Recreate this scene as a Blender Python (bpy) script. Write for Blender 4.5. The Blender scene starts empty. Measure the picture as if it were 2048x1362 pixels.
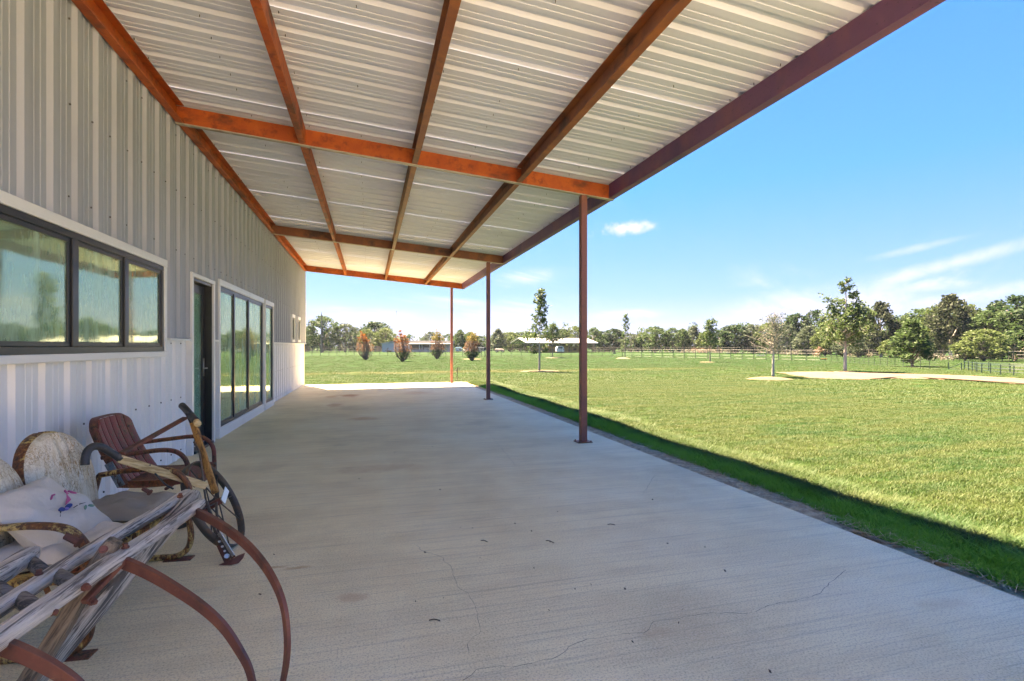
import bpy, math, random
import numpy as np
from mathutils import Vector, Matrix, Euler

R = math.radians
S = bpy.context.scene
COL = S.collection

# ------------------------------------------------------------------ camera
CAM_H = 1.33
YAW = R(15.64)
FPX = 1021.6          # focal length in pixels of the 2048 wide photograph
cam_d = bpy.data.cameras.new('camera')
cam = bpy.data.objects.new('camera', cam_d)
COL.objects.link(cam)
cam.location = (0, 0, CAM_H)
cam.rotation_euler = (R(90), 0, -YAW)
cam_d.sensor_width = 36.0
cam_d.lens = 36.0 * FPX / 2048.0
cam_d.shift_y = 11.0 / 2048.0
cam_d.clip_start = 0.05
cam_d.clip_end = 4000
S.camera = cam

# ------------------------------------------------------------------ sun, sky, exposure
TO_SUN = Vector((-0.19, 0.46, 1.0)).normalized()
SUN_EL = math.asin(TO_SUN.z)
SUN_ROT = math.atan2(TO_SUN.x, TO_SUN.y)
sun_d = bpy.data.lights.new('sun', 'SUN')
sun_d.energy = 5.0
sun_d.angle = R(0.5)
sun_d.color = (1.0, 0.96, 0.90)
sun = bpy.data.objects.new('sun', sun_d)
COL.objects.link(sun)
sun.location = (-10, 20, 40)
sun.rotation_euler = (-TO_SUN).to_track_quat('-Z', 'Y').to_euler()

S.view_settings.view_transform = 'Standard'
S.view_settings.look = 'None'
S.view_settings.gamma = 1.0
S.view_settings.use_curve_mapping = False
S.view_settings.exposure = 3.4
S.view_settings.use_white_balance = True
S.view_settings.white_balance_temperature = 10300
S.view_settings.white_balance_tint = 14
S.cycles.max_bounces = 10
S.cycles.diffuse_bounces = 6
S.cycles.transparent_max_bounces = 24
S.cycles.use_denoising = True
S.cycles.sample_clamp_indirect = 8


def NN(nt, typ, **kw):
    n = nt.nodes.new(typ)
    for k, v in kw.items():
        if k in n.inputs.keys():
            s = n.inputs[k]
            if isinstance(v, bpy.types.NodeSocket):
                nt.links.new(v, s)
            else:
                s.default_value = v
        else:
            setattr(n, k, v)
    return n


def vmath(nt, op, a, b=None):
    n = nt.nodes.new('ShaderNodeVectorMath')
    n.operation = op
    for i, q in enumerate((a, b)):
        if q is None:
            continue
        if isinstance(q, bpy.types.NodeSocket):
            nt.links.new(q, n.inputs[i])
        else:
            n.inputs[i].default_value = q
    return n.outputs['Value'] if op in ('LENGTH', 'DOT_PRODUCT', 'DISTANCE') else n.outputs['Vector']


def fmath(nt, op, a, b=None, clamp=False):
    n = nt.nodes.new('ShaderNodeMath')
    n.operation = op
    n.use_clamp = clamp
    for i, q in enumerate((a, b)):
        if q is None:
            continue
        if isinstance(q, bpy.types.NodeSocket):
            nt.links.new(q, n.inputs[i])
        else:
            n.inputs[i].default_value = q
    return n.outputs[0]


def maprange(nt, v, a, b, c=0.0, d=1.0, smooth=True):
    n = nt.nodes.new('ShaderNodeMapRange')
    n.interpolation_type = 'SMOOTHSTEP' if smooth else 'LINEAR'
    nt.links.new(v, n.inputs['Value'])
    n.inputs['From Min'].default_value = a
    n.inputs['From Max'].default_value = b
    n.inputs['To Min'].default_value = c
    n.inputs['To Max'].default_value = d
    return n.outputs['Result']


def mixc(nt, fac, a, b, mode='MIX'):
    n = nt.nodes.new('ShaderNodeMix')
    n.data_type = 'RGBA'
    n.blend_type = mode
    for s, q in ((n.inputs[0], fac), (n.inputs[6], a), (n.inputs[7], b)):
        if isinstance(q, bpy.types.NodeSocket):
            nt.links.new(q, s)
        elif isinstance(q, (int, float)):
            s.default_value = q
        else:
            s.default_value = (q[0], q[1], q[2], 1)
    return n.outputs[2]


def noise(nt, vec, scale=1.0, detail=3.0, rough=0.55, stretch=None, dist=0.0):
    if stretch is not None:
        vec = vmath(nt, 'MULTIPLY', vec, stretch)
    n = NN(nt, 'ShaderNodeTexNoise', Vector=vec, Scale=scale, Detail=detail, Roughness=rough, Distortion=dist)
    return n.outputs['Fac']


world = bpy.data.worlds.new('World')
S.world = world
world.use_nodes = True
nt = world.node_tree
nt.nodes.clear()
SKY_STRENGTH = 0.066
sky = NN(nt, 'ShaderNodeTexSky', sky_type='NISHITA', sun_disc=False, sun_elevation=SUN_EL,
         sun_rotation=SUN_ROT, air_density=1.0, dust_density=0.6, ozone_density=1.6, altitude=100)
tc = NN(nt, 'ShaderNodeTexCoord')
gen = tc.outputs['Generated']
sep = NN(nt, 'ShaderNodeSeparateXYZ', Vector=gen)
elev = sep.outputs['Z']
# cirrus: noise on a far flat layer, x / z and y / z
zc_ = fmath(nt, 'MAXIMUM', fmath(nt, 'ADD', elev, 0.06), 0.03)
flat = NN(nt, 'ShaderNodeCombineXYZ', X=fmath(nt, 'DIVIDE', sep.outputs['X'], zc_),
          Y=fmath(nt, 'DIVIDE', sep.outputs['Y'], zc_)).outputs[0]
rot = NN(nt, 'ShaderNodeVectorRotate', Vector=flat, Angle=R(-38)).outputs[0]
c1 = noise(nt, rot, 0.55, 7, 0.62, stretch=(0.38, 1.25, 1), dist=0.7)
c2 = noise(nt, flat, 0.22, 3, 0.5)
cir = fmath(nt, 'MULTIPLY', maprange(nt, c1, 0.47, 0.78), maprange(nt, c2, 0.42, 0.62))
low = maprange(nt, elev, 0.42, 0.10)
cir = fmath(nt, 'MULTIPLY', cir, low)
# one small puff of cumulus
def dirv(x, y):
    u = (x - 1024) / FPX
    v = (692 - y) / FPX
    d = Vector((math.sin(YAW) + u * math.cos(YAW), math.cos(YAW) - u * math.sin(YAW), v))
    return d.normalized()
pd0 = dirv(1250, 456)
right = Vector((math.cos(YAW), -math.sin(YAW), 0))
dif = vmath(nt, 'SUBTRACT', gen, tuple(pd0))
du = fmath(nt, 'DIVIDE', vmath(nt, 'DOT_PRODUCT', dif, tuple(right)), 0.050)
dv = fmath(nt, 'DIVIDE', NN(nt, 'ShaderNodeSeparateXYZ', Vector=dif).outputs['Z'], 0.0125)
pr = vmath(nt, 'LENGTH', NN(nt, 'ShaderNodeCombineXYZ', X=du, Y=dv).outputs[0])
pn = noise(nt, gen, 42, 5, 0.6)
puff = maprange(nt, fmath(nt, 'ADD', pr, fmath(nt, 'MULTIPLY', fmath(nt, 'SUBTRACT', pn, 0.5), 2.6)), 1.25, -0.15)
wn = noise(nt, rot, 1.5, 8, 0.68, stretch=(0.30, 1.6, 1), dist=1.1)
wn2 = noise(nt, gen, 9, 6, 0.62)
wisp = None
for (px_, py_, wu, wv_, tilt, amt) in ((1065, 552, 0.085, 0.020, 0.10, 0.85), (1262, 628, 0.09, 0.012, 0.03, 0.75), (1590, 612, 0.17, 0.040, 0.12, 0.95), (1725, 585, 0.06, 0.022, 0.35, 0.6),
                                       (1900, 528, 0.13, 0.014, 0.32, 0.8), (1985, 585, 0.12, 0.014, 0.20, 0.75), (740, 640, 0.09, 0.022, 0.05, 0.8), (1010, 625, 0.12, 0.03, 0.05, 0.55), (1840, 495, 0.06, 0.007, 0.22, 0.5)):
    c0 = dirv(px_, py_)
    df_ = vmath(nt, 'SUBTRACT', gen, tuple(c0))
    ru = Vector((math.cos(YAW) * math.cos(tilt), -math.sin(YAW) * math.cos(tilt), math.sin(tilt)))
    rv = Vector((-math.cos(YAW) * math.sin(tilt), math.sin(YAW) * math.sin(tilt), math.cos(tilt)))
    uu = fmath(nt, 'DIVIDE', vmath(nt, 'DOT_PRODUCT', df_, tuple(ru)), wu)
    vv_ = fmath(nt, 'DIVIDE', vmath(nt, 'DOT_PRODUCT', df_, tuple(rv)), wv_)
    rr_ = vmath(nt, 'LENGTH', NN(nt, 'ShaderNodeCombineXYZ', X=uu, Y=vv_).outputs[0])
    rr_ = fmath(nt, 'ADD', rr_, fmath(nt, 'MULTIPLY', fmath(nt, 'SUBTRACT', wn2, 0.5), 1.6))
    front = maprange(nt, vmath(nt, 'DOT_PRODUCT', gen, tuple(c0)), 0.5, 0.6)
    k_ = fmath(nt, 'MULTIPLY', fmath(nt, 'MULTIPLY', maprange(nt, rr_, 1.15, 0.0), maprange(nt, wn, 0.30, 0.66, 0.25, 1.0)), fmath(nt, 'MULTIPLY', front, amt))
    wisp = k_ if wisp is None else fmath(nt, 'MAXIMUM', wisp, k_)
cloud = fmath(nt, 'MAXIMUM', fmath(nt, 'MULTIPLY', wisp, 0.52), fmath(nt, 'MAXIMUM', fmath(nt, 'MULTIPLY', cir, 0.5), fmath(nt, 'MULTIPLY', puff, 0.7)), clamp=True)
tone = NN(nt, 'ShaderNodeGamma', Color=sky.outputs[0], Gamma=0.5)
lum = NN(nt, 'ShaderNodeRGBToBW', Color=tone.outputs[0]).outputs[0]
tint = NN(nt, 'ShaderNodeValToRGB', Fac=maprange(nt, elev, 0.0, 0.6, 0, 1, False))
els = tint.color_ramp.elements
els[0].position, els[0].color = 0.0, (0.33, 0.405, 0.70, 1)
els[1].position, els[1].color = 1.0, (0.032, 0.315, 1.42, 1)
e_ = els.new(0.16)
e_.color = (0.160, 0.365, 0.88, 1)
e_ = els.new(0.48)
e_.color = (0.056, 0.355, 1.30, 1)
lum3 = NN(nt, 'ShaderNodeCombineXYZ', X=lum, Y=lum, Z=lum).outputs[0]
skyb = vmath(nt, 'MULTIPLY', vmath(nt, 'MULTIPLY', tint.outputs[0], lum3), (1.45, 1.45, 1.45))
skyc = mixc(nt, cloud, skyb, (2.0, 2.1, 2.7))
bg = NN(nt, 'ShaderNodeBackground', Color=skyc, Strength=SKY_STRENGTH)
out = NN(nt, 'ShaderNodeOutputWorld')
nt.links.new(bg.outputs[0], out.inputs[0])

# ------------------------------------------------------------------ survey helpers (pixel of the 2048 px photo -> metres)
_c, _s = math.cos(YAW), math.sin(YAW)
def ray(x, y):
    u = (x - 1024) / FPX
    v = (692 - y) / FPX
    return Vector((_s + u * _c, _c - u * _s, v))
def at(x, y, zc):                       # at a distance zc along the camera axis
    return Vector((0, 0, CAM_H)) + ray(x, y) * zc
def pz(x, y, z=0.0):                    # on the level plane at height z
    d = ray(x, y)
    return Vector((0, 0, CAM_H)) + d * ((z - CAM_H) / d.z)
def gxy(x, zc):                         # ground point in the column x at distance zc
    p = at(x, 692, zc)
    p.z = 0
    return p
def mpp(zc):                            # metres per photo pixel at distance zc
    return zc / FPX

# ------------------------------------------------------------------ mesh builder
class MB:
    def __init__(self):
        self.v = []
        self.f = []

    def add(self, vs, fs):
        o = len(self.v)
        self.v += [tuple(p) for p in vs]
        self.f += [tuple(i + o for i in q) for q in fs]
        return self

    def box(self, x0, x1, y0, y1, z0, z1):
        vs = [(x0, y0, z0), (x1, y0, z0), (x1, y1, z0), (x0, y1, z0), (x0, y0, z1), (x1, y0, z1), (x1, y1, z1), (x0, y1, z1)]
        return self.add(vs, [(0, 3, 2, 1), (4, 5, 6, 7), (0, 1, 5, 4), (1, 2, 6, 5), (2, 3, 7, 6), (3, 0, 4, 7)])

    def obox(self, c, ax, ay, az):      # centre and three half-axis vectors
        c, ax, ay, az = Vector(c), Vector(ax), Vector(ay), Vector(az)
        vs = [c + sx * ax + sy * ay + sz * az for sz in (-1, 1) for sx, sy in ((-1, -1), (1, -1), (1, 1), (-1, 1))]
        return self.add(vs, [(0, 3, 2, 1), (4, 5, 6, 7), (0, 1, 5, 4), (1, 2, 6, 5), (2, 3, 7, 6), (3, 0, 4, 7)])

    def bar(self, a, b, w, t, up=(0, 0, 1)):   # rectangular bar from a to b
        a, b = Vector(a), Vector(b)
        d = (b - a)
        L = d.length
        d.normalize()
        side = d.cross(Vector(up))
        if side.length < 1e-4:
            side = d.cross(Vector((1, 0, 0)))
        side.normalize()
        u = side.cross(d)
        return self.obox((a + b) / 2, d * L / 2, side * w / 2, u * t / 2)

    def sweep(self, path, prof, up=(0, 0, 1), closed=False, cap=True, scale=None):
        # prof: list of (side, up) points carried along the path
        P = [Vector(p) for p in path]
        n, m = len(P), len(prof)
        rings = []
        prev = None
        for i in range(n):
            if closed:
                d = P[(i + 1) % n] - P[i - 1]
            else:
                d = P[min(i + 1, n - 1)] - P[max(i - 1, 0)]
            d.normalize()
            if prev is None:
                side = d.cross(Vector(up))
                if side.length < 1e-3:
                    side = d.cross(Vector((1, 0, 0.1)))
                side.normalize()
            else:
                side = prev - d * prev.dot(d)
                side.normalize()
            prev = side
            u = side.cross(d)
            k = 1.0 if scale is None else scale[i]
            rings.append([P[i] + side * (a * k) + u * (b * k) for a, b in prof])
        vs = [p for r_ in rings for p in r_]
        fs = []
        for i in range(n if closed else n - 1):
            j = (i + 1) % n
            for k in range(m):
                l = (k + 1) % m
                fs.append((i * m + k, i * m + l, j * m + l, j * m + k))
        if cap and not closed:
            fs.append(tuple(range(m))[::-1])
            fs.append(tuple((n - 1) * m + k for k in range(m)))
        return self.add(vs, fs)

    def tube(self, path, r=0.01, n=8, closed=False, ry=None, up=(0, 0, 1), scale=None):
        ry = r if ry is None else ry
        prof = [(r * math.cos(2 * math.pi * k / n), ry * math.sin(2 * math.pi * k / n)) for k in range(n)]
        return self.sweep(path, prof, up, closed, True, scale)

    def cyl(self, a, b, r, n=12):
        return self.tube([a, b], r, n)

    def limb(self, pts, rad, n=6):
        return self.tube(pts, 1.0, n, scale=rad)


def curve(pts, per=6):                  # Catmull-Rom through the points
    P = [Vector(p) for p in pts]
    Q = [P[0] * 2 - P[1]] + P + [P[-1] * 2 - P[-2]]
    out_ = []
    for i in range(1, len(Q) - 2):
        for k in range(per):
            t = k / per
            a, b, c, d = Q[i - 1], Q[i], Q[i + 1], Q[i + 2]
            out_.append(0.5 * ((2 * b) + (c - a) * t + (2 * a - 5 * b + 4 * c - d) * t * t + (3 * b - a - 3 * c + d) * t ** 3))
    out_.append(P[-1])
    return out_


def mesh(name, mb, mat, smooth=False):
    me = bpy.data.meshes.new(name)
    me.from_pydata(mb.v, [], mb.f)
    if mat:
        me.materials.append(mat)
    if smooth:
        me.polygons.foreach_set('use_smooth', [True] * len(me.polygons))
    me.update()
    return me


def link(name, me, parent=None):
    o = bpy.data.objects.new(name, me)
    COL.objects.link(o)
    if parent is not None:
        o.parent = parent
    return o


def obj(name, mb, mat, parent=None, smooth=False, bevel=0.0, local=True):
    # vertices are given in world space for parts of un-rotated things placed at the origin
    o = link(name, mesh(name, mb, mat, smooth), parent)
    if parent is not None and local is False:
        o.matrix_parent_inverse = world_of(parent).inverted()
    if bevel:
        m = o.modifiers.new('bevel', 'BEVEL')
        m.width = bevel
        m.segments = 2
        m.limit_method = 'ANGLE'
    return o


def world_of(o):
    m = Matrix.LocRotScale(o.location, o.rotation_euler, o.scale)
    if o.parent is not None:
        m = world_of(o.parent) @ o.matrix_parent_inverse @ m
    return m


def tag(o, label=None, cat=None, group=None, kind=None):
    if label:
        o['label'] = label
    if cat:
        o['category'] = cat
    if group:
        o['group'] = group
    if kind:
        o['kind'] = kind
    return o


def thing(name, loc, label, cat, rz=0.0, group=None):
    o = bpy.data.objects.new(name, None)
    COL.objects.link(o)
    o.empty_display_size = 0.1
    o.location = loc
    o.rotation_euler = (0, 0, rz)
    return tag(o, label, cat, group)


def dup(root, loc, rz=0.0, sc=(1, 1, 1), label=None, group=None):
    r_ = root.copy()
    COL.objects.link(r_)
    r_.location = loc
    r_.rotation_euler = (0, 0, rz)
    r_.scale = sc
    if label:
        r_['label'] = label
    if group:
        r_['group'] = group
    for ch in root.children:
        k = ch.copy()
        COL.objects.link(k)
        k.parent = r_
        for g in ch.children:
            q = g.copy()
            COL.objects.link(q)
            q.parent = k
    return r_


# ------------------------------------------------------------------ materials
def newmat(name):
    m = bpy.data.materials.new(name)
    m.use_nodes = True
    t = m.node_tree
    b = t.nodes['Principled BSDF']
    return m, t, b


def pos(t, kind='Position'):
    if kind == 'Position':
        return NN(t, 'ShaderNodeNewGeometry').outputs['Position']
    return NN(t, 'ShaderNodeTexCoord').outputs['Object']


def layered(name, base, layers=(), rough=0.6, metal=0.0, bump=None, coords='Position', spec=0.5, rough_var=None):
    """layers: (colour, scale, lo, hi, stretch, detail) noise masks mixed one above the other"""
    m, t, b = newmat(name)
    p = pos(t, coords)
    col = None
    for (c, sc, lo, hi, st, de) in layers:
        f_ = maprange(t, noise(t, p, sc, de, 0.6, st), lo, hi)
        col = mixc(t, f_, base if col is None else col, c)
    if col is None:
        b.inputs['Base Color'].default_value = (*base, 1)
    else:
        t.links.new(col, b.inputs['Base Color'])
    b.inputs['Roughness'].default_value = rough
    if rough_var:
        t.links.new(maprange(t, noise(t, p, rough_var[0], 3), 0.3, 0.7, rough_var[1], rough_var[2]), b.inputs['Roughness'])
    b.inputs['Metallic'].default_value = metal
    b.inputs['Specular IOR Level'].default_value = spec
    if bump:
        bn = NN(t, 'ShaderNodeBump', Strength=bump[1], Distance=bump[2] if len(bump) > 2 else 0.01,
                Height=noise(t, p, bump[0], 5, 0.6, bump[3] if len(bump) > 3 else None))
        t.links.new(bn.outputs[0], b.inputs['Normal'])
    return m


M = {}
M['panel_low'] = layered('white_lower_sheet', (0.80, 0.80, 0.80), [((0.73, 0.73, 0.73), 1.0, 0.42, 0.75, (3, 3, 0.4), 4), ((0.66, 0.65, 0.63), 2.2, 0.62, 0.85, (4, 4, 0.35), 5)], rough=0.38, rough_var=(3, 0.42, 0.6))  # lower sheets kept lighter, painting in light from the open sky
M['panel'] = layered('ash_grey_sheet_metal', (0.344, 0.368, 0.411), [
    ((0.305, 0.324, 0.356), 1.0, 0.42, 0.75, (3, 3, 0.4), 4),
    ((0.272, 0.285, 0.305), 2.2, 0.62, 0.85, (4, 4, 0.35), 5)], rough=0.38, spec=0.5, rough_var=(3, 0.42, 0.6))  # upper sheets darkened in colour to imitate shade under the roof
M['roof'] = layered('galvanised_roof_sheet', (0.618, 0.658, 0.756), [
    ((0.565, 0.603, 0.683), 0.8, 0.42, 0.72, (0.5, 3, 1), 4),
    ((0.513, 0.538, 0.592), 1.6, 0.66, 0.86, (1, 2, 1), 6)], rough=0.5, metal=0.0, spec=0.3, rough_var=(2.5, 0.45, 0.65))
M['trim'] = layered('white_trim', (0.74, 0.74, 0.725), [((0.66, 0.655, 0.63), 1.5, 0.5, 0.8, (2, 1, 2), 4)], rough=0.4)
M['rust'] = layered('rusted_steel', (0.378, 0.066, 0.012), [
    ((0.470, 0.098, 0.016), 3.5, 0.40, 0.66, None, 5),
    ((0.114, 0.029, 0.010), 2.2, 0.50, 0.68, (1, 1, 2), 6),
    ((0.227, 0.038, 0.009), 11, 0.48, 0.7, None, 5),
    ((0.318, 0.108, 0.029), 22, 0.64, 0.78, None, 4),
    ((0.416, 0.279, 0.189), 9, 0.74, 0.82, None, 6)], rough=0.62, spec=0.45, bump=(60, 0.25, 0.004))
M['rust_dark'] = layered('dark_rusted_steel', (0.22, 0.07, 0.03), [
    ((0.32, 0.10, 0.03), 4, 0.42, 0.68, None, 5),
    ((0.08, 0.035, 0.022), 2.4, 0.54, 0.72, None, 6),
    ((0.26, 0.10, 0.04), 26, 0.66, 0.8, None, 4)], rough=0.58, bump=(60, 0.25, 0.004))
M['primer'] = layered('red_oxide_primer', (0.147, 0.057, 0.129), [
    ((0.194, 0.072, 0.112), 3, 0.45, 0.7, (1, 1, 0.5), 5),
    ((0.093, 0.042, 0.112), 2, 0.5, 0.75, None, 5),
    ((0.155, 0.075, 0.083), 30, 0.64, 0.76, None, 5),
    ((0.035, 0.019, 0.033), 45, 0.62, 0.7, None, 4)], rough=0.5, bump=(80, 0.2, 0.003))
M['post_steel'] = layered('rusty_post_steel', (0.19, 0.066, 0.055), [
    ((0.25, 0.085, 0.045), 3, 0.45, 0.7, (1, 1, 0.5), 5), ((0.11, 0.042, 0.04), 2, 0.5, 0.75, None, 5),
    ((0.30, 0.12, 0.06), 30, 0.62, 0.75, None, 5), ((0.06, 0.03, 0.026), 45, 0.60, 0.7, None, 4)], rough=0.55, bump=(80, 0.2, 0.003))
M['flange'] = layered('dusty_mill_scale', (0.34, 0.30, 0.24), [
    ((0.24, 0.17, 0.11), 6, 0.5, 0.72, None, 5), ((0.46, 0.42, 0.35), 14, 0.58, 0.75, None, 5)], rough=0.45)  # pale tones paint floor light onto the beam undersides
M['black'] = layered('black_window_frame', (0.022, 0.022, 0.023), [((0.045, 0.044, 0.042), 4, 0.5, 0.75, None, 5)], rough=0.35)
M['screw'] = layered('dark_screw', (0.05, 0.045, 0.04), rough=0.6)
M['dark_interior'] = layered('dim_interior', (0.17, 0.20, 0.19), rough=0.8)
M['iron'] = layered('brown_iron', (0.17, 0.052, 0.034), [
    ((0.24, 0.078, 0.044), 10, 0.45, 0.7, None, 5), ((0.055, 0.026, 0.022), 6, 0.52, 0.72, None, 5),
    ((0.24, 0.12, 0.075), 60, 0.64, 0.78, None, 3)], rough=0.55, bump=(120, 0.3, 0.003))
M['iron_grey'] = layered('grey_brown_iron', (0.085, 0.066, 0.052), [
    ((0.16, 0.085, 0.045), 14, 0.5, 0.7, None, 5), ((0.20, 0.17, 0.14), 50, 0.6, 0.75, None, 4)], rough=0.55, bump=(120, 0.3, 0.003))


def wood(name, base, light, dark, along, scale=1.0, rough=0.8, grain=0.05):
    """long grained weathered wood; along = direction of the grain"""
    m, t, b = newmat(name)
    p = pos(t)
    d = Vector(along).normalized()
    dt = vmath(t, 'DOT_PRODUCT', p, tuple(d))
    k_ = NN(t, 'ShaderNodeCombineXYZ', X=dt, Y=dt, Z=dt).outputs[0]
    q = vmath(t, 'SUBTRACT', p, vmath(t, 'MULTIPLY', k_, tuple(d * (1 - grain))))
    g1 = noise(t, q, 55 * scale, 6, 0.7, None, 0.3)
    g2 = noise(t, q, 120 * scale, 4, 0.6)
    g3 = noise(t, p, 7, 4, 0.6)
    g4 = noise(t, q, 26 * scale, 5, 0.7, None, 0.5)
    c = mixc(t, maprange(t, g1, 0.36, 0.64), base, light)
    c = mixc(t, maprange(t, g4, 0.50, 0.59, 0, 0.9), c, dark)
    c = mixc(t, maprange(t, g2, 0.55, 0.66, 0, 0.7), c, dark)
    c = mixc(t, maprange(t, g3, 0.5, 0.8, 0, 0.5), c, base)
    t.links.new(c, b.inputs['Base Color'])
    b.inputs['Roughness'].default_value = rough
    h = fmath(t, 'ADD', g1, fmath(t, 'ADD', fmath(t, 'MULTIPLY', g2, -0.8), fmath(t, 'MULTIPLY', g4, -1.0)))
    bn = NN(t, 'ShaderNodeBump', Strength=0.9, Distance=0.008, Height=h)
    t.links.new(bn.outputs[0], b.inputs['Normal'])
    return m


M['wood_rail'] = wood('silver_weathered_wood', (0.459, 0.392, 0.331), (0.743, 0.648, 0.553), (0.101, 0.081, 0.068), (0.06, 1, 0))
M['wood_beam'] = wood('grey_split_wood', (0.351, 0.299, 0.240), (0.650, 0.559, 0.455), (0.058, 0.047, 0.039), (0.429, 0.900, 0.650), 0.9)
M['wood_leg'] = wood('brown_weathered_wood', (0.198, 0.138, 0.090), (0.312, 0.228, 0.156), (0.066, 0.046, 0.032), (0.540, 0.060, 0.900))
M['wood_peg'] = wood('dark_grey_wood', (0.15, 0.125, 0.105), (0.25, 0.215, 0.185), (0.05, 0.042, 0.037), (1, -0.3, 0))
M['wood_handle'] = wood('pale_handle_wood', (0.62, 0.44, 0.20), (0.74, 0.58, 0.34), (0.42, 0.26, 0.10), (0.8, 0.4, -0.3), 1.0, 0.7)
M['wood_orange'] = wood('orange_handle_wood', (0.40, 0.18, 0.04), (0.50, 0.25, 0.07), (0.15, 0.065, 0.02), (-0.2, 0.1, 0.9), 1.0, 0.7)
M['grip'] = layered('black_grip', (0.035, 0.034, 0.036), [((0.11, 0.10, 0.095), 30, 0.5, 0.75, None, 5)], rough=0.45, bump=(90, 0.4, 0.004))


def paint_chips(name, paint, under, rustc, amount, scale=1.0, vert=0.55):
    """old cracked paint over rust"""
    m, t, b = newmat(name)
    p = pos(t)
    big = noise(t, p, 5 * scale, 6, 0.7, (1, 1, vert))
    fine = noise(t, p, 55 * scale, 5, 0.7, (1, 1, 0.4))
    vor = NN(t, 'ShaderNodeTexVoronoi', feature='DISTANCE_TO_EDGE', Vector=vmath(t, 'MULTIPLY', p, (1, 1, 0.6)), Scale=75 * scale)
    crack = maprange(t, vor.outputs['Distance'], 0.0, 0.10, 1, 0)
    sel = maprange(t, fmath(t, 'ADD', fmath(t, 'MULTIPLY', big, 0.75), fmath(t, 'MULTIPLY', fine, 0.45)), 0.72 - amount, 0.80 - amount)
    c = mixc(t, maprange(t, big, 0.4, 0.7), paint, under)
    c = mixc(t, fmath(t, 'MULTIPLY', crack, maprange(t, big, 0.38, 0.58)), c, (0.13, 0.085, 0.04))
    rr = mixc(t, maprange(t, fine, 0.4, 0.65), rustc, (0.07, 0.03, 0.015))
    c = mixc(t, sel, c, rr)
    t.links.new(c, b.inputs['Base Color'])
    b.inputs['Roughness'].default_value = 0.55
    bn = NN(t, 'ShaderNodeBump', Strength=0.6, Distance=0.003, Height=fmath(t, 'SUBTRACT', fine, fmath(t, 'ADD', crack, sel)))
    t.links.new(bn.outputs[0], b.inputs['Normal'])
    return m


m, t, b = newmat('weathered_cream_paint')
p = pos(t)
st_ = noise(t, p, 1.0, 5, 0.65, (110, 110, 5))
st2_ = noise(t, p, 1.0, 4, 0.6, (45, 45, 4))
bl_ = noise(t, p, 6, 4, 0.6)
vr = NN(t, 'ShaderNodeTexVoronoi', feature='DISTANCE_TO_EDGE', Vector=vmath(t, 'ADD', vmath(t, 'MULTIPLY', p, (95, 95, 38)), NN(t, 'ShaderNodeTexNoise', Vector=p, Scale=30.0, Detail=3.0).outputs['Color']), Scale=1.0)
ck = maprange(t, vr.outputs['Distance'], 0.0, 0.07, 1, 0)
c = mixc(t, maprange(t, st2_, 0.40, 0.65), (0.72, 0.66, 0.53), (0.62, 0.52, 0.36))
c = mixc(t, fmath(t, 'MULTIPLY', maprange(t, st_, 0.50, 0.62), maprange(t, bl_, 0.40, 0.60)), c, (0.42, 0.25, 0.10))
c = mixc(t, fmath(t, 'MULTIPLY', ck, maprange(t, bl_, 0.35, 0.55, 0.25, 0.9)), c, (0.20, 0.13, 0.07))
c = mixc(t, maprange(t, bl_, 0.66, 0.74), c, (0.24, 0.10, 0.035))
t.links.new(c, b.inputs['Base Color'])
b.inputs['Roughness'].default_value = 0.6
bn = NN(t, 'ShaderNodeBump', Strength=0.35, Distance=0.002, Height=fmath(t, 'SUBTRACT', st_, ck))
t.links.new(bn.outputs[0], b.inputs['Normal'])
M['cream'] = m
M['cream_old'] = paint_chips('cracked_cream_paint', (0.70, 0.62, 0.47), (0.60, 0.46, 0.26), (0.33, 0.165, 0.05), 0.095, 3.2, 0.22)
M['cream_rust'] = paint_chips('flaking_yellow_paint', (0.60, 0.43, 0.15), (0.54, 0.34, 0.10), (0.24, 0.075, 0.02), 0.19, 0.9)
M['red'] = paint_chips('faded_red_paint', (0.30, 0.060, 0.044), (0.25, 0.055, 0.038), (0.36, 0.23, 0.10), 0.07, 0.7)
M['red_rust'] = paint_chips('rusty_red_paint', (0.21, 0.050, 0.036), (0.18, 0.05, 0.028), (0.28, 0.095, 0.028), 0.17)
M['taupe'] = layered('taupe_canvas', (0.27, 0.235, 0.19), [((0.34, 0.30, 0.25), 5, 0.4, 0.7, None, 4), ((0.28, 0.15, 0.06), 4, 0.62, 0.8, None, 4)],
                     rough=0.9, bump=(260, 0.3, 0.002))
M['pillow'] = layered('off_white_cotton', (0.60, 0.56, 0.50), [((0.48, 0.45, 0.40), 5, 0.45, 0.75, None, 4)], rough=0.9, bump=(9, 0.5, 0.03))
for n_, c_ in dict(pink=(0.55, 0.10, 0.24), blue=(0.03, 0.06, 0.22), violet=(0.26, 0.20, 0.48), leafgreen=(0.16, 0.30, 0.22), black_thread=(0.03, 0.035, 0.05)).items():
    M[n_] = layered(n_ + '_embroidery', c_, rough=0.8)


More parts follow.
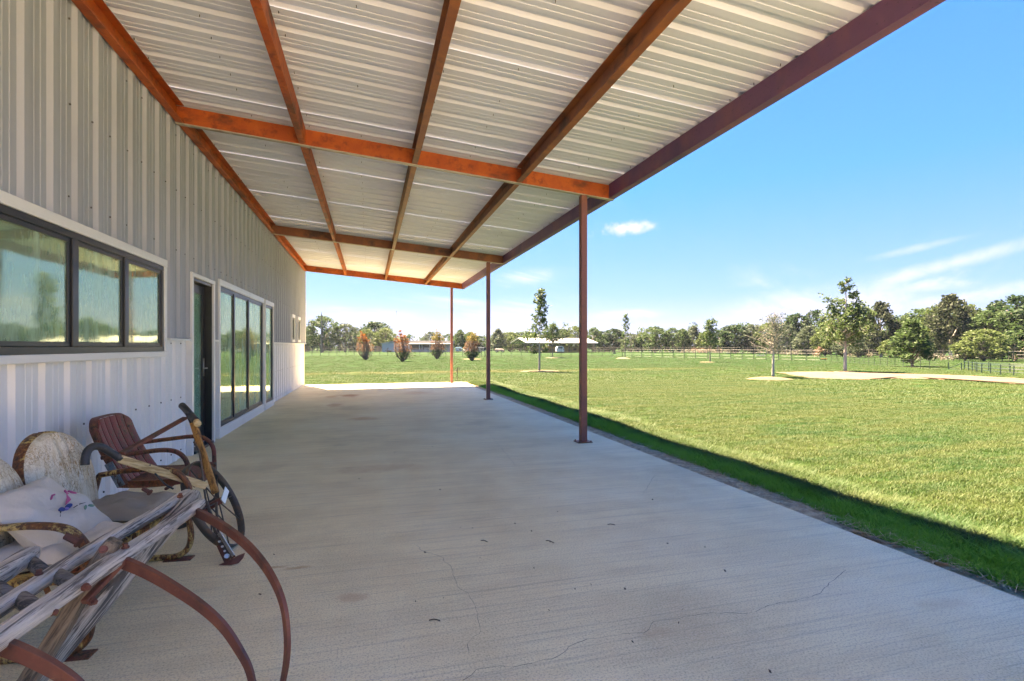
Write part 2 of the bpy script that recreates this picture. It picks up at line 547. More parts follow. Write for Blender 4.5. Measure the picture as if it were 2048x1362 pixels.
def glass(name, tint, refl, fac):
    m, t, b = newmat(name)
    t.nodes.remove(b)
    o_ = t.nodes['Material Output']
    p = pos(t)
    bn = NN(t, 'ShaderNodeBump', Strength=0.07, Distance=0.02, Height=noise(t, p, 1.8, 2))
    gl = NN(t, 'ShaderNodeBsdfGlossy', Color=(*refl, 1), Roughness=0.045, Normal=bn.outputs[0])
    tr = NN(t, 'ShaderNodeBsdfTransparent', Color=(*tint, 1))
    lw = NN(t, 'ShaderNodeLayerWeight', Blend=0.35)
    f_ = fmath(t, 'ADD', fmath(t, 'MULTIPLY', lw.outputs['Fresnel'], 0.75), fac, clamp=True)
    # thin film of dust and hard-water marks
    dust = fmath(t, 'MULTIPLY', maprange(t, noise(t, p, 5, 6, 0.7, (1, 1, 0.3)), 0.36, 0.72), 0.30)
    df = NN(t, 'ShaderNodeBsdfDiffuse', Color=(0.52, 0.78, 0.62, 1))
    mx = NN(t, 'ShaderNodeMixShader', Fac=f_)
    t.links.new(tr.outputs[0], mx.inputs[1])
    t.links.new(gl.outputs[0], mx.inputs[2])
    m2 = NN(t, 'ShaderNodeMixShader', Fac=fmath(t, 'ADD', dust, 0.16))
    t.links.new(mx.outputs[0], m2.inputs[1])
    t.links.new(df.outputs[0], m2.inputs[2])
    t.links.new(m2.outputs[0], o_.inputs[0])
    return m


M['glass'] = glass('reflective_window_glass', (0.82, 0.96, 0.86), (0.82, 0.92, 0.62), 0.34)
M['door_glass'] = glass('teal_door_glass', (0.60, 0.95, 0.85), (0.85, 1.0, 0.84), 0.16)

# ------------------------------------------------------------------ setting: lawn, slab, bare earth
WALL = -2.135            # outer face of the lower wall sheets
SLAB_X = 3.32
SLAB_Y = 18.72
END_Y = 18.70            # far corner of the building
GRASS_Z = -0.035


def lawn_colour(t, p):
    """mown lawn: greens and straw yellows, a dry band across the middle distance"""
    n1 = noise(t, p, 0.35, 5, 0.6, (1, 1.6, 1))
    n2 = noise(t, p, 1.3, 6, 0.68, (0.32, 2.0, 1))
    n3 = noise(t, p, 9, 4, 0.7)
    c = mixc(t, maprange(t, n1, 0.36, 0.62), (0.020, 0.069, 0.012), (0.039, 0.078, 0.015))
    c = mixc(t, maprange(t, n2, 0.41, 0.60, 0, 0.9), c, (0.068, 0.095, 0.025))
    c = mixc(t, maprange(t, n2, 0.46, 0.30, 0, 0.7), c, (0.019, 0.066, 0.015))
    c = mixc(t, maprange(t, n3, 0.5, 0.75, 0, 0.3), c, (0.052, 0.089, 0.025))
    sp = NN(t, 'ShaderNodeSeparateXYZ', Vector=p)
    # farther field stays greener
    far_ = maprange(t, sp.outputs['Y'], 14, 34)
    c = mixc(t, fmath(t, 'MULTIPLY', far_, 0.8), c, (0.014, 0.055, 0.009))
    # dry band
    yy = fmath(t, 'ADD', sp.outputs['Y'], fmath(t, 'MULTIPLY', fmath(t, 'SUBTRACT', noise(t, p, 0.5, 4, 0.6), 0.5), 5.0))
    yb = fmath(t, 'SUBTRACT', yy, fmath(t, 'ADD', 26.6, fmath(t, 'MULTIPLY', sp.outputs['X'], 0.02)))
    band = fmath(t, 'MULTIPLY', maprange(t, fmath(t, 'ABSOLUTE', yb), 1.7, 0.3), maprange(t, noise(t, p, 0.9, 5, 0.7), 0.34, 0.55))
    band = fmath(t, 'MULTIPLY', band, maprange(t, sp.outputs['X'], 24, 13))
    band = fmath(t, 'MULTIPLY', band, maprange(t, sp.outputs['X'], -5.5, -2.5))
    c = mixc(t, fmath(t, 'MULTIPLY', band, 0.9), c, (0.115, 0.117, 0.041))
    return c, n3


m, t, b = newmat('lawn_turf')
p = pos(t)
c_, n_ = lawn_colour(t, p)
c_ = mixc(t, 1.0, c_, (0.58, 0.60, 0.60), 'MULTIPLY')
t.links.new(c_, b.inputs['Base Color'])
b.inputs['Roughness'].default_value = 0.95
b.inputs['Specular IOR Level'].default_value = 0.1
bn = NN(t, 'ShaderNodeBump', Strength=0.9, Distance=0.05, Height=noise(t, p, 26, 5, 0.75))
t.links.new(bn.outputs[0], b.inputs['Normal'])
M['lawn'] = m

m, t, b = newmat('grass_blades')
p = pos(t)
c_, n_ = lawn_colour(t, p)
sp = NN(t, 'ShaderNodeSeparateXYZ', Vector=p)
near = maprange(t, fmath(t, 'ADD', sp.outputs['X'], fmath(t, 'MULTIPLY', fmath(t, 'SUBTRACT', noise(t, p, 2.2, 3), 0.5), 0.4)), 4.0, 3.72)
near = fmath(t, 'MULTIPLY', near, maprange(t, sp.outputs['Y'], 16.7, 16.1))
c_ = mixc(t, near, c_, (0.165, 0.47, 0.045))  # brighter green painted in to lift grass lying in the roof shadow
isl = NN(t, 'ShaderNodeNewGeometry').outputs['Random Per Island']
c_ = mixc(t, maprange(t, isl, 0.0, 1.0, 0.0, 0.20), c_, (0.105, 0.155, 0.05))
c_ = mixc(t, maprange(t, isl, 0.90, 0.94, 0.0, 0.35), c_, (0.165, 0.14, 0.055))
t.links.new(c_, b.inputs['Base Color'])
b.inputs['Roughness'].default_value = 0.6
b.inputs['Specular IOR Level'].default_value = 0.25
tl = NN(t, 'ShaderNodeBsdfTranslucent', Color=c_)
mx = NN(t, 'ShaderNodeMixShader', Fac=0.3)
t.links.new(b.outputs[0], mx.inputs[1])
t.links.new(tl.outputs[0], mx.inputs[2])
t.links.new(mx.outputs[0], t.nodes['Material Output'].inputs[0])
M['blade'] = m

# ground sheet out to the horizon, finer close by
mb = MB()
xs = [-1500, -400, -100, -30, -10, SLAB_X - 0.05, 3.6, 5, 8, 12, 18, 26, 36, 50, 80, 140, 400, 1500]
ys = [-1500, -300, -60, -20, -8, -2, 2, 6, 10, 14, SLAB_Y - 0.05, 22, 28, 36, 48, 64, 90, 140, 300, 800, 2500]
random.seed(4)
for j, y in enumerate(ys):
    for i, x in enumerate(xs):
        z = GRASS_Z
        mb.v.append((x, y, z))
for j in range(len(ys) - 1):
    for i in range(len(xs) - 1):
        a = j * len(xs) + i
        mb.f.append((a, a + 1, a + 1 + len(xs), a + len(xs)))
tag(obj('lawn', mb, M['lawn'], smooth=True), kind='structure')

# concrete slab
m, t, b = newmat('broomed_concrete')
p = pos(t)
st1 = noise(t, p, 1.0, 6, 0.62, (0.55, 4.5, 1), 0.3)
st2 = noise(t, p, 1.0, 5, 0.6, (1.6, 26, 1))
bl = noise(t, p, 0.75, 5, 0.6)
br = noise(t, p, 1.0, 5, 0.7, (0.8, 48, 1))
sk = noise(t, p, 110, 3, 0.75)
c = mixc(t, maprange(t, fmath(t, 'ADD', fmath(t, 'MULTIPLY', st1, 0.4), fmath(t, 'MULTIPLY', noise(t, p, 1.7, 6, 0.62), 0.6)), 0.32, 0.66), (0.748, 0.609, 0.381), (0.898, 0.763, 0.497))
c = mixc(t, maprange(t, bl, 0.46, 0.72, 0, 0.65), c, (0.898, 0.793, 0.558))
c = mixc(t, maprange(t, bl, 0.46, 0.26, 0, 0.6), c, (0.600, 0.482, 0.314))
c = mixc(t, maprange(t, st2, 0.5, 0.74, 0, 0.24), c, (0.510, 0.437, 0.325))
c = mixc(t, maprange(t, br, 0.51, 0.66, 0, 0.42), c, (0.430, 0.361, 0.268))
c = mixc(t, maprange(t, sk, 0.50, 0.63, 0, 0.55), c, (0.350, 0.288, 0.207))
c = mixc(t, maprange(t, sk, 0.46, 0.36, 0, 0.35), c, (0.898, 0.849, 0.649))
def stain(c, px, py, rx, ry, col, amt):
    col = tuple(min(0.85, q_ * k_) for q_, k_ in zip(col, (1.75, 1.45, 1.2)))
    amt *= 0.75
    q = pz(px, py)
    d = vmath(t, 'MULTIPLY', vmath(t, 'SUBTRACT', p, (q.x, q.y, 0)), (1 / rx, 1 / ry, 0))
    l = fmath(t, 'ADD', vmath(t, 'LENGTH', d), fmath(t, 'MULTIPLY', fmath(t, 'SUBTRACT', noise(t, p, 6, 5, 0.7), 0.5), 2.2))
    return mixc(t, fmath(t, 'MULTIPLY', maprange(t, l, 1.1, 0.2), amt), c, col)
c = stain(c, 700, 791, 0.32, 0.55, (0.22, 0.085, 0.028), 0.85)
c = stain(c, 664, 793, 0.20, 0.4, (0.28, 0.15, 0.08), 0.5)
c = stain(c, 670, 810, 0.24, 0.5, (0.26, 0.13, 0.07), 0.6)
c = stain(c, 725, 837, 0.30, 0.28, (0.33, 0.19, 0.09), 0.6)
c = stain(c, 835, 785, 0.5, 0.6, (0.33, 0.20, 0.11), 0.45)
c = stain(c, 770, 936, 0.55, 0.22, (0.33, 0.25, 0.17), 0.45)
c = stain(c, 545, 1135, 0.10, 0.03, (0.26, 0.16, 0.08), 0.8)
c = stain(c, 600, 1135, 0.10, 0.03, (0.26, 0.16, 0.08), 0.7)
c = stain(c, 705, 1195, 0.10, 0.06, (0.32, 0.20, 0.13), 0.5)
c = stain(c, 1310, 1265, 0.14, 0.06, (0.31, 0.22, 0.14), 0.5)
c = stain(c, 1900, 1205, 0.20, 0.08, (0.34, 0.27, 0.19), 0.5)
c = stain(c, 1100, 822, 0.5, 0.5, (0.36, 0.29, 0.21), 0.35)
t.links.new(c, b.inputs['Base Color'])
b.inputs['Specular IOR Level'].default_value = 0.12
t.links.new(maprange(t, bl, 0.3, 0.7, 0.92, 0.75), b.inputs['Roughness'])
bn = NN(t, 'ShaderNodeBump', Strength=0.55, Distance=0.004,
        Height=fmath(t, 'ADD', fmath(t, 'MULTIPLY', br, 0.8), fmath(t, 'ADD', fmath(t, 'MULTIPLY', st2, 0.5), fmath(t, 'MULTIPLY', sk, 0.35))))
t.links.new(bn.outputs[0], b.inputs['Normal'])
M['concrete'] = m
mb = MB().box(-2.5, SLAB_X, -9, SLAB_Y, -0.16, 0.0)  # stretch behind the camera added open and sunlit, for bounce light
slab = tag(obj('concrete_slab', mb, M['concrete'], bevel=0.012), kind='structure')
M['gravel'] = layered('pale_limestone_gravel', (0.391, 0.381, 0.372), [((0.316, 0.307, 0.298), 8, 0.4, 0.65, None, 6), ((0.446, 0.437, 0.428), 1.0, 0.5, 0.75, None, 4)], rough=0.95, bump=(40, 0.8, 0.03))
mb = MB()
n = 40
for j in range(n + 1):
    f_ = j / n
    x = -14 + 48 * f_
    mb.v += [(x, -2.0 + (2.2 if x > 4 else 0.0) * 0 - (0.0 if x < SLAB_X else 0.35 * math.sin(x * 1.1)), GRASS_Z + 0.012), (x, -34, GRASS_Z + 0.012)]
for j in range(n):
    mb.f.append((2 * j, 2 * j + 1, 2 * j + 3, 2 * j + 2))
tag(obj('gravel_yard', mb, M['gravel']), kind='structure')  # unseen pale yard added to bounce sunlight under the porch
# hairline cracks: open grooves filled with dark grit
M['grit'] = layered('crack_grit', (0.17, 0.14, 0.12), rough=0.95)
def crack(pix, w=0.004):
    rnd = random.Random(len(pix))
    P = [pz(*q) for q in pix]
    fine = []
    for a, b_ in zip(P[:-1], P[1:]):
        k = max(2, int((b_ - a).length / 0.035))
        for i in range(k):
            q = a.lerp(b_, i / k)
            q += Vector((rnd.uniform(-1, 1), rnd.uniform(-1, 1), 0)) * 0.007
            fine.append(q)
    fine.append(P[-1])
    mb = MB()
    for i in range(len(fine) - 1):
        a, b_ = fine[i], fine[i + 1]
        d = (b_ - a).normalized()
        n = Vector((-d.y, d.x, 0)) * w * 0.5 * rnd.uniform(0.4, 1.1)
        z = Vector((0, 0, 0.0012))
        mb.add([a - n + z, a + n + z, b_ + n + z, b_ - n + z], [(0, 3, 2, 1)])
    obj('crack', mb, M['grit'], slab)
crack([(928, 1362), (955, 1340), (1000, 1331), (1025, 1333), (1085, 1321), (1105, 1318), (1140, 1295), (1175, 1278), (1215, 1272), (1290, 1266), (1307, 1243), (1345, 1238), (1425, 1226), (1500, 1227), (1530, 1216), (1560, 1205), (1600, 1200), (1640, 1186), (1655, 1172), (1680, 1150), (1692, 1140)], 0.0032)
crack([(834, 1091), (842, 1100), (880, 1112), (900, 1132), (909, 1156), (920, 1180), (937, 1188), (952, 1212), (957, 1238), (964, 1262), (948, 1274), (933, 1290), (938, 1310)], 0.0022)
crack([(1285, 990), (1300, 965), (1310, 950)], 0.002)
crack([(980, 870), (1010, 905), (1030, 930)], 0.002)

# strip of bare earth and thatch along the slab
M['earth'] = layered('thatch_and_earth', (0.446, 0.292, 0.169), [
    ((0.660, 0.480, 0.286), 14, 0.42, 0.62, None, 6), ((0.181, 0.112, 0.058), 22, 0.55, 0.7, None, 6),
    ((0.759, 0.600, 0.403), 60, 0.58, 0.7, (1, 2.5, 1), 4), ((0.330, 0.165, 0.065), 5, 0.55, 0.75, None, 4)], rough=0.95, bump=(50, 0.9, 0.03))
rnd = random.Random(7)
mb = MB()
prev = None
y = -6.0
while y < SLAB_Y + 0.3:
    w = 3.58 + 0.05 * math.sin(y * 1.7) + rnd.uniform(-0.03, 0.04) - (0.16 if y < 3.2 else 0) - (0.06 if y > 14 else 0)
    row = [(SLAB_X - 0.02, y, -0.028), (SLAB_X + 0.12, y, -0.014 + rnd.uniform(-0.006, 0.006)), (w, y, -0.022), (w + 0.2, y, -0.06)]
    mb.v += row
    y += 0.12
n_rows = len(mb.v) // 4
for j in range(n_rows - 1):
    for i in range(3):
        a = j * 4 + i
        mb.f.append((a, a + 1, a + 5, a + 4))
tag(obj('earth_strip', mb, M['earth'], smooth=True), kind='structure')

# bare red-sand patch at the right, and straw rings round the young trees
M['sand'] = layered('bare_sandy_soil', (0.118, 0.071, 0.041), [
    ((0.137, 0.093, 0.060), 1.2, 0.42, 0.65, (1, 1.5, 1), 5), ((0.085, 0.042, 0.020), 2.5, 0.55, 0.75, None, 6),
    ((0.052, 0.045, 0.015), 4, 0.64, 0.78, None, 5)], rough=0.95, bump=(14, 0.8, 0.05))
M['straw'] = layered('straw_mulch', (0.109, 0.081, 0.041), [((0.142, 0.114, 0.065), 8, 0.4, 0.65, None, 5), ((0.060, 0.041, 0.019), 12, 0.58, 0.75, None, 5)],
                     rough=0.95, bump=(40, 0.9, 0.05))
def patch(name, outline, mat, z=0.0, dome=0.0, seed=1, label=None):
    """irregular low mound, outline in metres"""
    r_ = random.Random(seed)
    P = [Vector((a, b_, 0)) for a, b_ in outline]
    n = len(P)
    dense = []
    for i in range(n):
        a, b_ = P[i], P[(i + 1) % n]
        for k in range(5):
            q = a.lerp(b_, k / 5)
            q += Vector((r_.uniform(-1, 1), r_.uniform(-1, 1), 0)) * (b_ - a).length * 0.09
            dense.append(q)
    cen = sum(dense, Vector()) / len(dense)
    mb = MB()
    k = len(dense)
    for ring, (f_, zz) in enumerate(((1.0, -0.01), (0.93, 0.012), (0.55, 0.012 + dome * 0.7), (0.2, 0.012 + dome))):
        for q in dense:
            w = cen.lerp(q, f_)
            mb.v.append((w.x, w.y, GRASS_Z + 0.03 + z + zz))
    for ring in range(3):
        for i in range(k):
            j = (i + 1) % k
            mb.f.append((ring * k + i, ring * k + j, (ring + 1) * k + j, (ring + 1) * k + i))
    mb.f.append(tuple(3 * k + i for i in range(k)))
    o = obj(name, mb, mat, smooth=True)
    return tag(o, kind='structure')
edge = [(1555, 744), (1620, 742.5), (1700, 744), (1780, 747), (1860, 748), (1940, 751), (2050, 757), (2180, 766), (2200, 775), (2060, 768.5),
        (1960, 762), (1860, 757), (1790, 756), (1740, 758), (1680, 757.5), (1620, 755), (1580, 750)]
patch('bare_soil_patch', [tuple(pz(*q)[:2]) for q in edge], M['sand'], 0.0, 0.03, 3)

# ------------------------------------------------------------------ metal building
bld = thing('metal_building', (0, 0, 0), 'long white ribbed sheet metal building along the left of the porch', 'building')
UP = -2.112              # pan of the upper sheets, lower ones are set back
LO = -2.158
# openings in the wall: (y0, y1, z0, z1)
WIN = (2.62, 6.215, 1.225, 2.240)
DOOR = (7.03, 7.93, 0.0, 2.20)
BIG = (8.18, 11.42, -0.05, 2.295)
TALL = (11.55, 12.53, -0.05, 2.295)
SM1 = (15.40, 15.98, 1.445, 2.225)
SM2 = (16.62, 17.20, 1.445, 2.225)
OPEN = [WIN, DOOR, BIG, TALL, SM1, SM2]
SEAM0 = 4.291 - 0.9144 * 14


def rib_profile(period=0.3048):
    """one 12 inch period of R panel: (offset, height)"""
    return [(0.0, 0.0), (0.068, 0.0), (0.072, 0.004), (0.092, 0.004), (0.096, 0.0), (0.136, 0.0), (0.140, 0.004), (0.160, 0.004),
            (0.164, 0.0), (0.208, 0.0), (0.229, 0.029), (0.2808, 0.029)]


def wall_sheet(y0, base, z0, z1):
    pts = []
    for k in range(3):
        pts += [(y0 + k * 0.3048 + a, h_) for a, h_ in rib_profile()]
    pts.append((y0 + 0.9144 - 0.001, 0.004))
    ymax = END_Y - 0.01
    cuts = sorted({q for o_ in OPEN for q in (o_[0], o_[1]) if pts[0][0] < q < pts[-1][0]} | ({ymax} if pts[0][0] < ymax < pts[-1][0] else set()))
    for cut in cuts:
        for i in range(len(pts) - 1):
            if pts[i][0] < cut < pts[i + 1][0]:
                f_ = (cut - pts[i][0]) / (pts[i + 1][0] - pts[i][0])
                pts.insert(i + 1, (cut, pts[i][1] * (1 - f_) + pts[i + 1][1] * f_))
                break
    mb = MB()
    for (ya, ha), (yb, hb) in zip(pts[:-1], pts[1:]):
        ym = (ya + yb) / 2
        if ym > ymax:
            break
        spans = [(z0, z1)]
        for o_ in OPEN:
            if o_[0] < ym < o_[1]:
                new = []
                for a, b_ in spans:
                    if o_[3] <= a or o_[2] >= b_:
                        new.append((a, b_))
                        continue
                    if o_[2] > a:
                        new.append((a, o_[2]))
                    if o_[3] < b_:
                        new.append((o_[3], b_))
                spans = new
        for a, b_ in spans:
            mb.add([(base + ha, ya, a), (base + hb, yb, a), (base + hb, yb, b_), (base + ha, ya, b_)], [(0, 1, 2, 3)])
    return mb


k = 0
while SEAM0 + k * 0.9144 < END_Y - 0.02:
    y = SEAM0 + k * 0.9144
    # tiny lap offset so that each sheet has its own edge
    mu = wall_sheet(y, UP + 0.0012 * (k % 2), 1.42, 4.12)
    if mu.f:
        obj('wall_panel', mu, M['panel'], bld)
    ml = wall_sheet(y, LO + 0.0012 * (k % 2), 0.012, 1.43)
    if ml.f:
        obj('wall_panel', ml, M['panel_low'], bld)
    k += 1

# screws, with washers, in rows
mb = MB()
rnd = random.Random(2)
def covered(y, z):
    return any(o_[0] - 0.1 < y < o_[1] + 0.1 and o_[2] - 0.1 < z < o_[3] + 0.1 for o_ in OPEN)
for kk in range(14, 31):
    for j in range(3):
        y = SEAM0 + kk * 0.9144 + j * 0.3048 + 0.175
        if y > END_Y - 0.1:
            continue
        for z in (0.10, 0.72, 1.36):
            if not covered(y, z) and rnd.random() < 0.85:
                yy = y + rnd.uniform(-0.015, 0.015)
                mb.cyl((LO - 0.002, yy, z), (LO + 0.009, yy, z), 0.0085, 6)
        for z in (1.49, 2.42, 3.1, 3.72):
            if not covered(y, z) and rnd.random() < 0.85:
                yy = y + rnd.uniform(-0.015, 0.015)
                mb.cyl((UP - 0.002, yy, z), (UP + 0.009, yy, z), 0.0075, 6)
tag(obj('screw', mb, M['screw'], bld), kind='stuff')

# drip flashing over the lower sheets
for a, b_ in ((6.30, 6.985), (7.975, 8.14), (12.575, END_Y + 0.03), (-8, 2.55)):
    mb = MB()
    mb.box(LO, UP + 0.050, a, b_, 1.408, 1.4135)
    mb.box(UP + 0.044, UP + 0.050, a, b_, 1.392, 1.408)
    obj('drip_flashing', mb, M['trim'], bld)
# sill angle along the slab
mb = MB().box(LO - 0.03, LO - 0.001, -8, END_Y - 0.02, 0.0, 0.04)
obj('base_angle', mb, M['trim'], bld)
# far corner
mb = MB()
mb.box(UP - 0.06, UP + 0.036, END_Y - 0.012, END_Y + 0.012, 1.42, 4.10)
mb.box(LO - 0.06, LO + 0.034, END_Y - 0.012, END_Y + 0.012, 0.0, 1.392)
obj('corner_trim', mb, M['trim'], bld)
# the rest of the shell
mb = MB().box(-11.98, -2.21, END_Y - 0.06, END_Y - 0.03, 0, 4.4)
obj('end_wall', mb, M['panel'], bld)
mb = MB().box(-12.02, -11.99, -9, END_Y - 0.03, 0, 4.4)
obj('rear_wall', mb, M['panel'], bld)
mb = MB().box(-11.98, -2.21, -9.03, -9.0, 0, 4.4)
obj('end_wall', mb, M['panel'], bld)
mb = MB()
mb.add([(-12.3, -9.3, 4.42), (-12.3, END_Y + 0.2, 4.42), (-7.0, END_Y + 0.2, 4.85), (-7.0, -9.3, 4.85), (-2.05, END_Y + 0.02, 4.14), (-2.05, -9.3, 4.14)],
       [(0, 3, 2, 1), (3, 5, 4, 2)])
obj('roof', mb, M['roof'], bld)
# room behind the glass
mb = MB()
mb.box(-5.6, -5.5, -8.9, END_Y - 0.2, 0, 3.6)
mb.box(-5.5, -2.3, -8.9, END_Y - 0.2, 3.5, 3.6)
mb.box(-5.5, -2.3, -8.9, END_Y - 0.2, -0.05, 0.001)
obj('inner_lining', mb, M['dark_interior'], bld)


def trim_frame(y0, y1, z0, z1, w, x0, x1, bottom=True, wt=None, wb=None):
    """mitred-looking flat trim made of four boards butted end to end"""
    wt = wt or w
    wb = wb or w
    mb = MB()
    mb.box(x0, x1, y0, y0 + w, z0 + (wb if bottom else 0), z1 - wt)
    mb.box(x0, x1, y1 - w, y1, z0 + (wb if bottom else 0), z1 - wt)
    mb.box(x0, x1 + 0.002, y0 - 0.003, y1 + 0.003, z1 - wt, z1)
    if bottom:
        mb.box(x0, x1 + 0.002, y0 - 0.003, y1 + 0.003, z0, z0 + wb)
    return mb


def glazing(y0, y1, z0, z1, splits, fw, xf, xg, mull, gl='glass'):
    """black frame (a part) with a glass pane (sub-part) between each pair of mullions"""
    mb = MB()
    d0 = xg - 0.03
    mb.box(d0, xf, y0, y1, z1 - fw, z1)
    mb.box(d0, xf, y0, y1, z0, z0 + fw)
    mb.box(d0, xf - 0.001, y0, y0 + fw, z0 + fw, z1 - fw)
    mb.box(d0, xf - 0.001, y1 - fw, y1, z0 + fw, z1 - fw)
    for s_ in splits:
        mb.box(d0, xf + 0.004, s_ - mull / 2, s_ + mull / 2, z0 + fw, z1 - fw)
    fr = obj('window', mb, M['black'], bld, bevel=0.003)
    edges = [y0 + fw] + list(splits) + [y1 - fw]
    for i in range(len(edges) - 1):
        a = edges[i] + (mull / 2 if i else 0)
        b_ = edges[i + 1] - (mull / 2 if i < len(edges) - 2 else 0)
        sash = MB()
        sw = 0.035 if mull > 0.05 else 0.012
        zz0, zz1 = z0 + fw, z1 - fw
        sash.box(xg - 0.012, xf - 0.010, a, b_, zz1 - sw, zz1 - 0.001)
        sash.box(xg - 0.012, xf - 0.010, a, b_, zz0 + 0.001, zz0 + sw)
        sash.box(xg - 0.012, xf - 0.010, a, a + sw, zz0 + sw, zz1 - sw)
        sash.box(xg - 0.012, xf - 0.010, b_ - sw, b_, zz0 + sw, zz1 - sw)
        obj('sash', sash, M['black'], fr, bevel=0.003)
        obj('pane', MB().box(xg - 0.004, xg + 0.004, a + sw, b_ - sw, zz0 + sw, zz1 - sw), M[gl], fr)
    return fr


obj('window_trim', trim_frame(WIN[0], WIN[1], WIN[2] - 0.005, WIN[3], 0.055, LO - 0.02, UP + 0.048, wt=0.075, wb=0.055), M['trim'], bld, bevel=0.004)
glazing(WIN[0] + 0.055, WIN[1] - 0.055, WIN[2] + 0.050, WIN[3] - 0.075, (3.56, 4.475, 5.30), 0.05, UP + 0.035, UP + 0.010, 0.075)
obj('window_trim', trim_frame(BIG[0], BIG[1], 0.0, BIG[3], 0.05, LO - 0.02, UP + 0.052, wt=0.09, wb=0.15), M['trim'], bld, bevel=0.004)
glazing(BIG[0] + 0.05, BIG[1] - 0.05, 0.15, BIG[3] - 0.09, (9.10, 10.12), 0.045, UP + 0.030, UP + 0.008, 0.07)
obj('window_trim', trim_frame(TALL[0], TALL[1], 0.0, TALL[3], 0.05, LO - 0.02, UP + 0.052, wt=0.09, wb=0.13), M['trim'], bld, bevel=0.004)
glazing(TALL[0] + 0.05, TALL[1] - 0.05, 0.13, TALL[3] - 0.09, (), 0.05, UP + 0.030, UP + 0.008, 0.05)
for w_ in (SM1, SM2):
    obj('window_trim', trim_frame(*w_, 0.05, LO - 0.02, UP + 0.052, wt=0.09, wb=0.07), M['trim'], bld, bevel=0.004)
    glazing(w_[0] + 0.05, w_[1] - 0.05, w_[2] + 0.07, w_[3] - 0.09, (), 0.05, UP + 0.020, UP - 0.005, 0.05)
# door in a deep black frame
obj('door_trim', trim_frame(DOOR[0] - 0.03, DOOR[1] + 0.03, 0.0, DOOR[3] + 0.03, 0.06, LO - 0.02, UP + 0.052, bottom=False, wt=0.05), M['trim'], bld, bevel=0.004)
mb = MB()
mb.box(UP - 0.20, UP + 0.030, DOOR[0] + 0.03, DOOR[0] + 0.06, 0.0, DOOR[3] - 0.02)
mb.box(UP - 0.20, UP + 0.030, DOOR[1] - 0.06, DOOR[1] - 0.03, 0.0, DOOR[3] - 0.02)
mb.box(UP - 0.20, UP + 0.029, DOOR[0] + 0.06, DOOR[1] - 0.06, DOOR[3] - 0.06, DOOR[3] - 0.02)
mb.box(UP - 0.20, UP + 0.06, DOOR[0] + 0.06, DOOR[1] - 0.06, 0.0, 0.035)
obj('door_frame', mb, M['black'], bld, bevel=0.003)
dy0, dy1 = DOOR[0] + 0.065, DOOR[1] - 0.065
dx0, dx1 = UP - 0.100, UP - 0.055
mb = MB()
mb.box(dx0, dx1, dy0, dy0 + 0.10, 0.04, DOOR[3] - 0.065)
mb.box(dx0, dx1, dy1 - 0.10, dy1, 0.04, DOOR[3] - 0.065)
mb.box(dx0, dx1 - 0.001, dy0 + 0.10, dy1 - 0.10, DOOR[3] - 0.18, DOOR[3] - 0.065)
mb.box(dx0, dx1 - 0.001, dy0 + 0.10, dy1 - 0.10, 0.04, 0.25)
door = obj('door', mb, M['black'], bld, bevel=0.003)
obj('pane', MB().box(dx0 + 0.018, dx0 + 0.026, dy0 + 0.10, dy1 - 0.10, 0.25, DOOR[3] - 0.18), M['door_glass'], door)
mb = MB()
mb.box(dx1, dx1 + 0.006, dy1 - 0.075, dy1 - 0.03, 0.92, 1.16)
mb.tube(curve([(dx1, dy1 - 0.05, 1.03), (dx1 + 0.045, dy1 - 0.05, 1.03), (dx1 + 0.05, dy1 - 0.09, 1.03), (dx1 + 0.05, dy1 - 0.16, 1.03)]), 0.008, 8)
M['steel'] = layered('brushed_steel', (0.55, 0.54, 0.52), rough=0.35, metal=1.0)
obj('handle', mb, M['steel'], door, smooth=True)
M['teal_blind'] = layered('teal_door_blind', (0.22, 0.72, 0.62), rough=0.8)
obj('blind', MB().box(dx0 - 0.004, dx0 + 0.006, dy0 + 0.09, dy1 - 0.09, 0.24, DOOR[3] - 0.17), M['teal_blind'], door)  # added board whose bright teal stands in for light in the door glass
# things stored behind the window: tall pale boards and an old dark glazed panel with an oval sign
M['pale_board'] = layered('pale_green_board', (0.62, 0.80, 0.66), [((0.52, 0.68, 0.56), 3, 0.45, 0.7, None, 3)], rough=0.6)
M['dark_board'] = layered('dark_green_board', (0.05, 0.11, 0.085), rough=0.5)
M['oval'] = layered('faded_oval_sign', (0.30, 0.33, 0.24), [((0.22, 0.42, 0.16), 5, 0.45, 0.6, None, 2)], rough=0.6)
M['curtain'] = layered('grey_green_drape', (0.30, 0.36, 0.31), rough=0.9)
for yb in (3.80, 4.62, 5.45):
    q = thing('storage_board', (-2.150, yb, 1.285), 'dark framed panel with an oval sign leaning inside the %s window pane' % {3.80: 'leftmost', 4.62: 'middle', 5.45: 'right hand'}[yb], 'panel')
    obj('board', MB().box(-0.012, 0.008, -0.02, 0.46, 0.0, 0.82), M['pale_board'], q)
    mb = MB()
    mb.box(0.008, 0.014, 0.02, 0.42, 0.36, 0.78)
    obj('panel', mb, M['dark_board'], q)
    mb = MB()
    n = 28
    mb.add([(0.018, 0.22 + 0.15 * math.cos(2 * math.pi * i / n), 0.57 + 0.18 * math.sin(2 * math.pi * i / n)) for i in range(n)] +
           [(0.014, 0.22 + 0.15 * math.cos(2 * math.pi * i / n), 0.57 + 0.18 * math.sin(2 * math.pi * i / n)) for i in range(n)],
           [tuple(range(n))] + [(i, (i + 1) % n, n + (i + 1) % n, n + i) for i in range(n)])
    obj('oval_sign', mb, M['oval'], q)
    obj('strip', MB().box(0.008, 0.024, -0.014, 0.0, 0.0, 0.80).box(0.008, 0.024, 0.435, 0.449, 0.0, 0.80).box(0.008, 0.022, 0.02, 0.42, 0.32, 0.335), M['trim'], q)
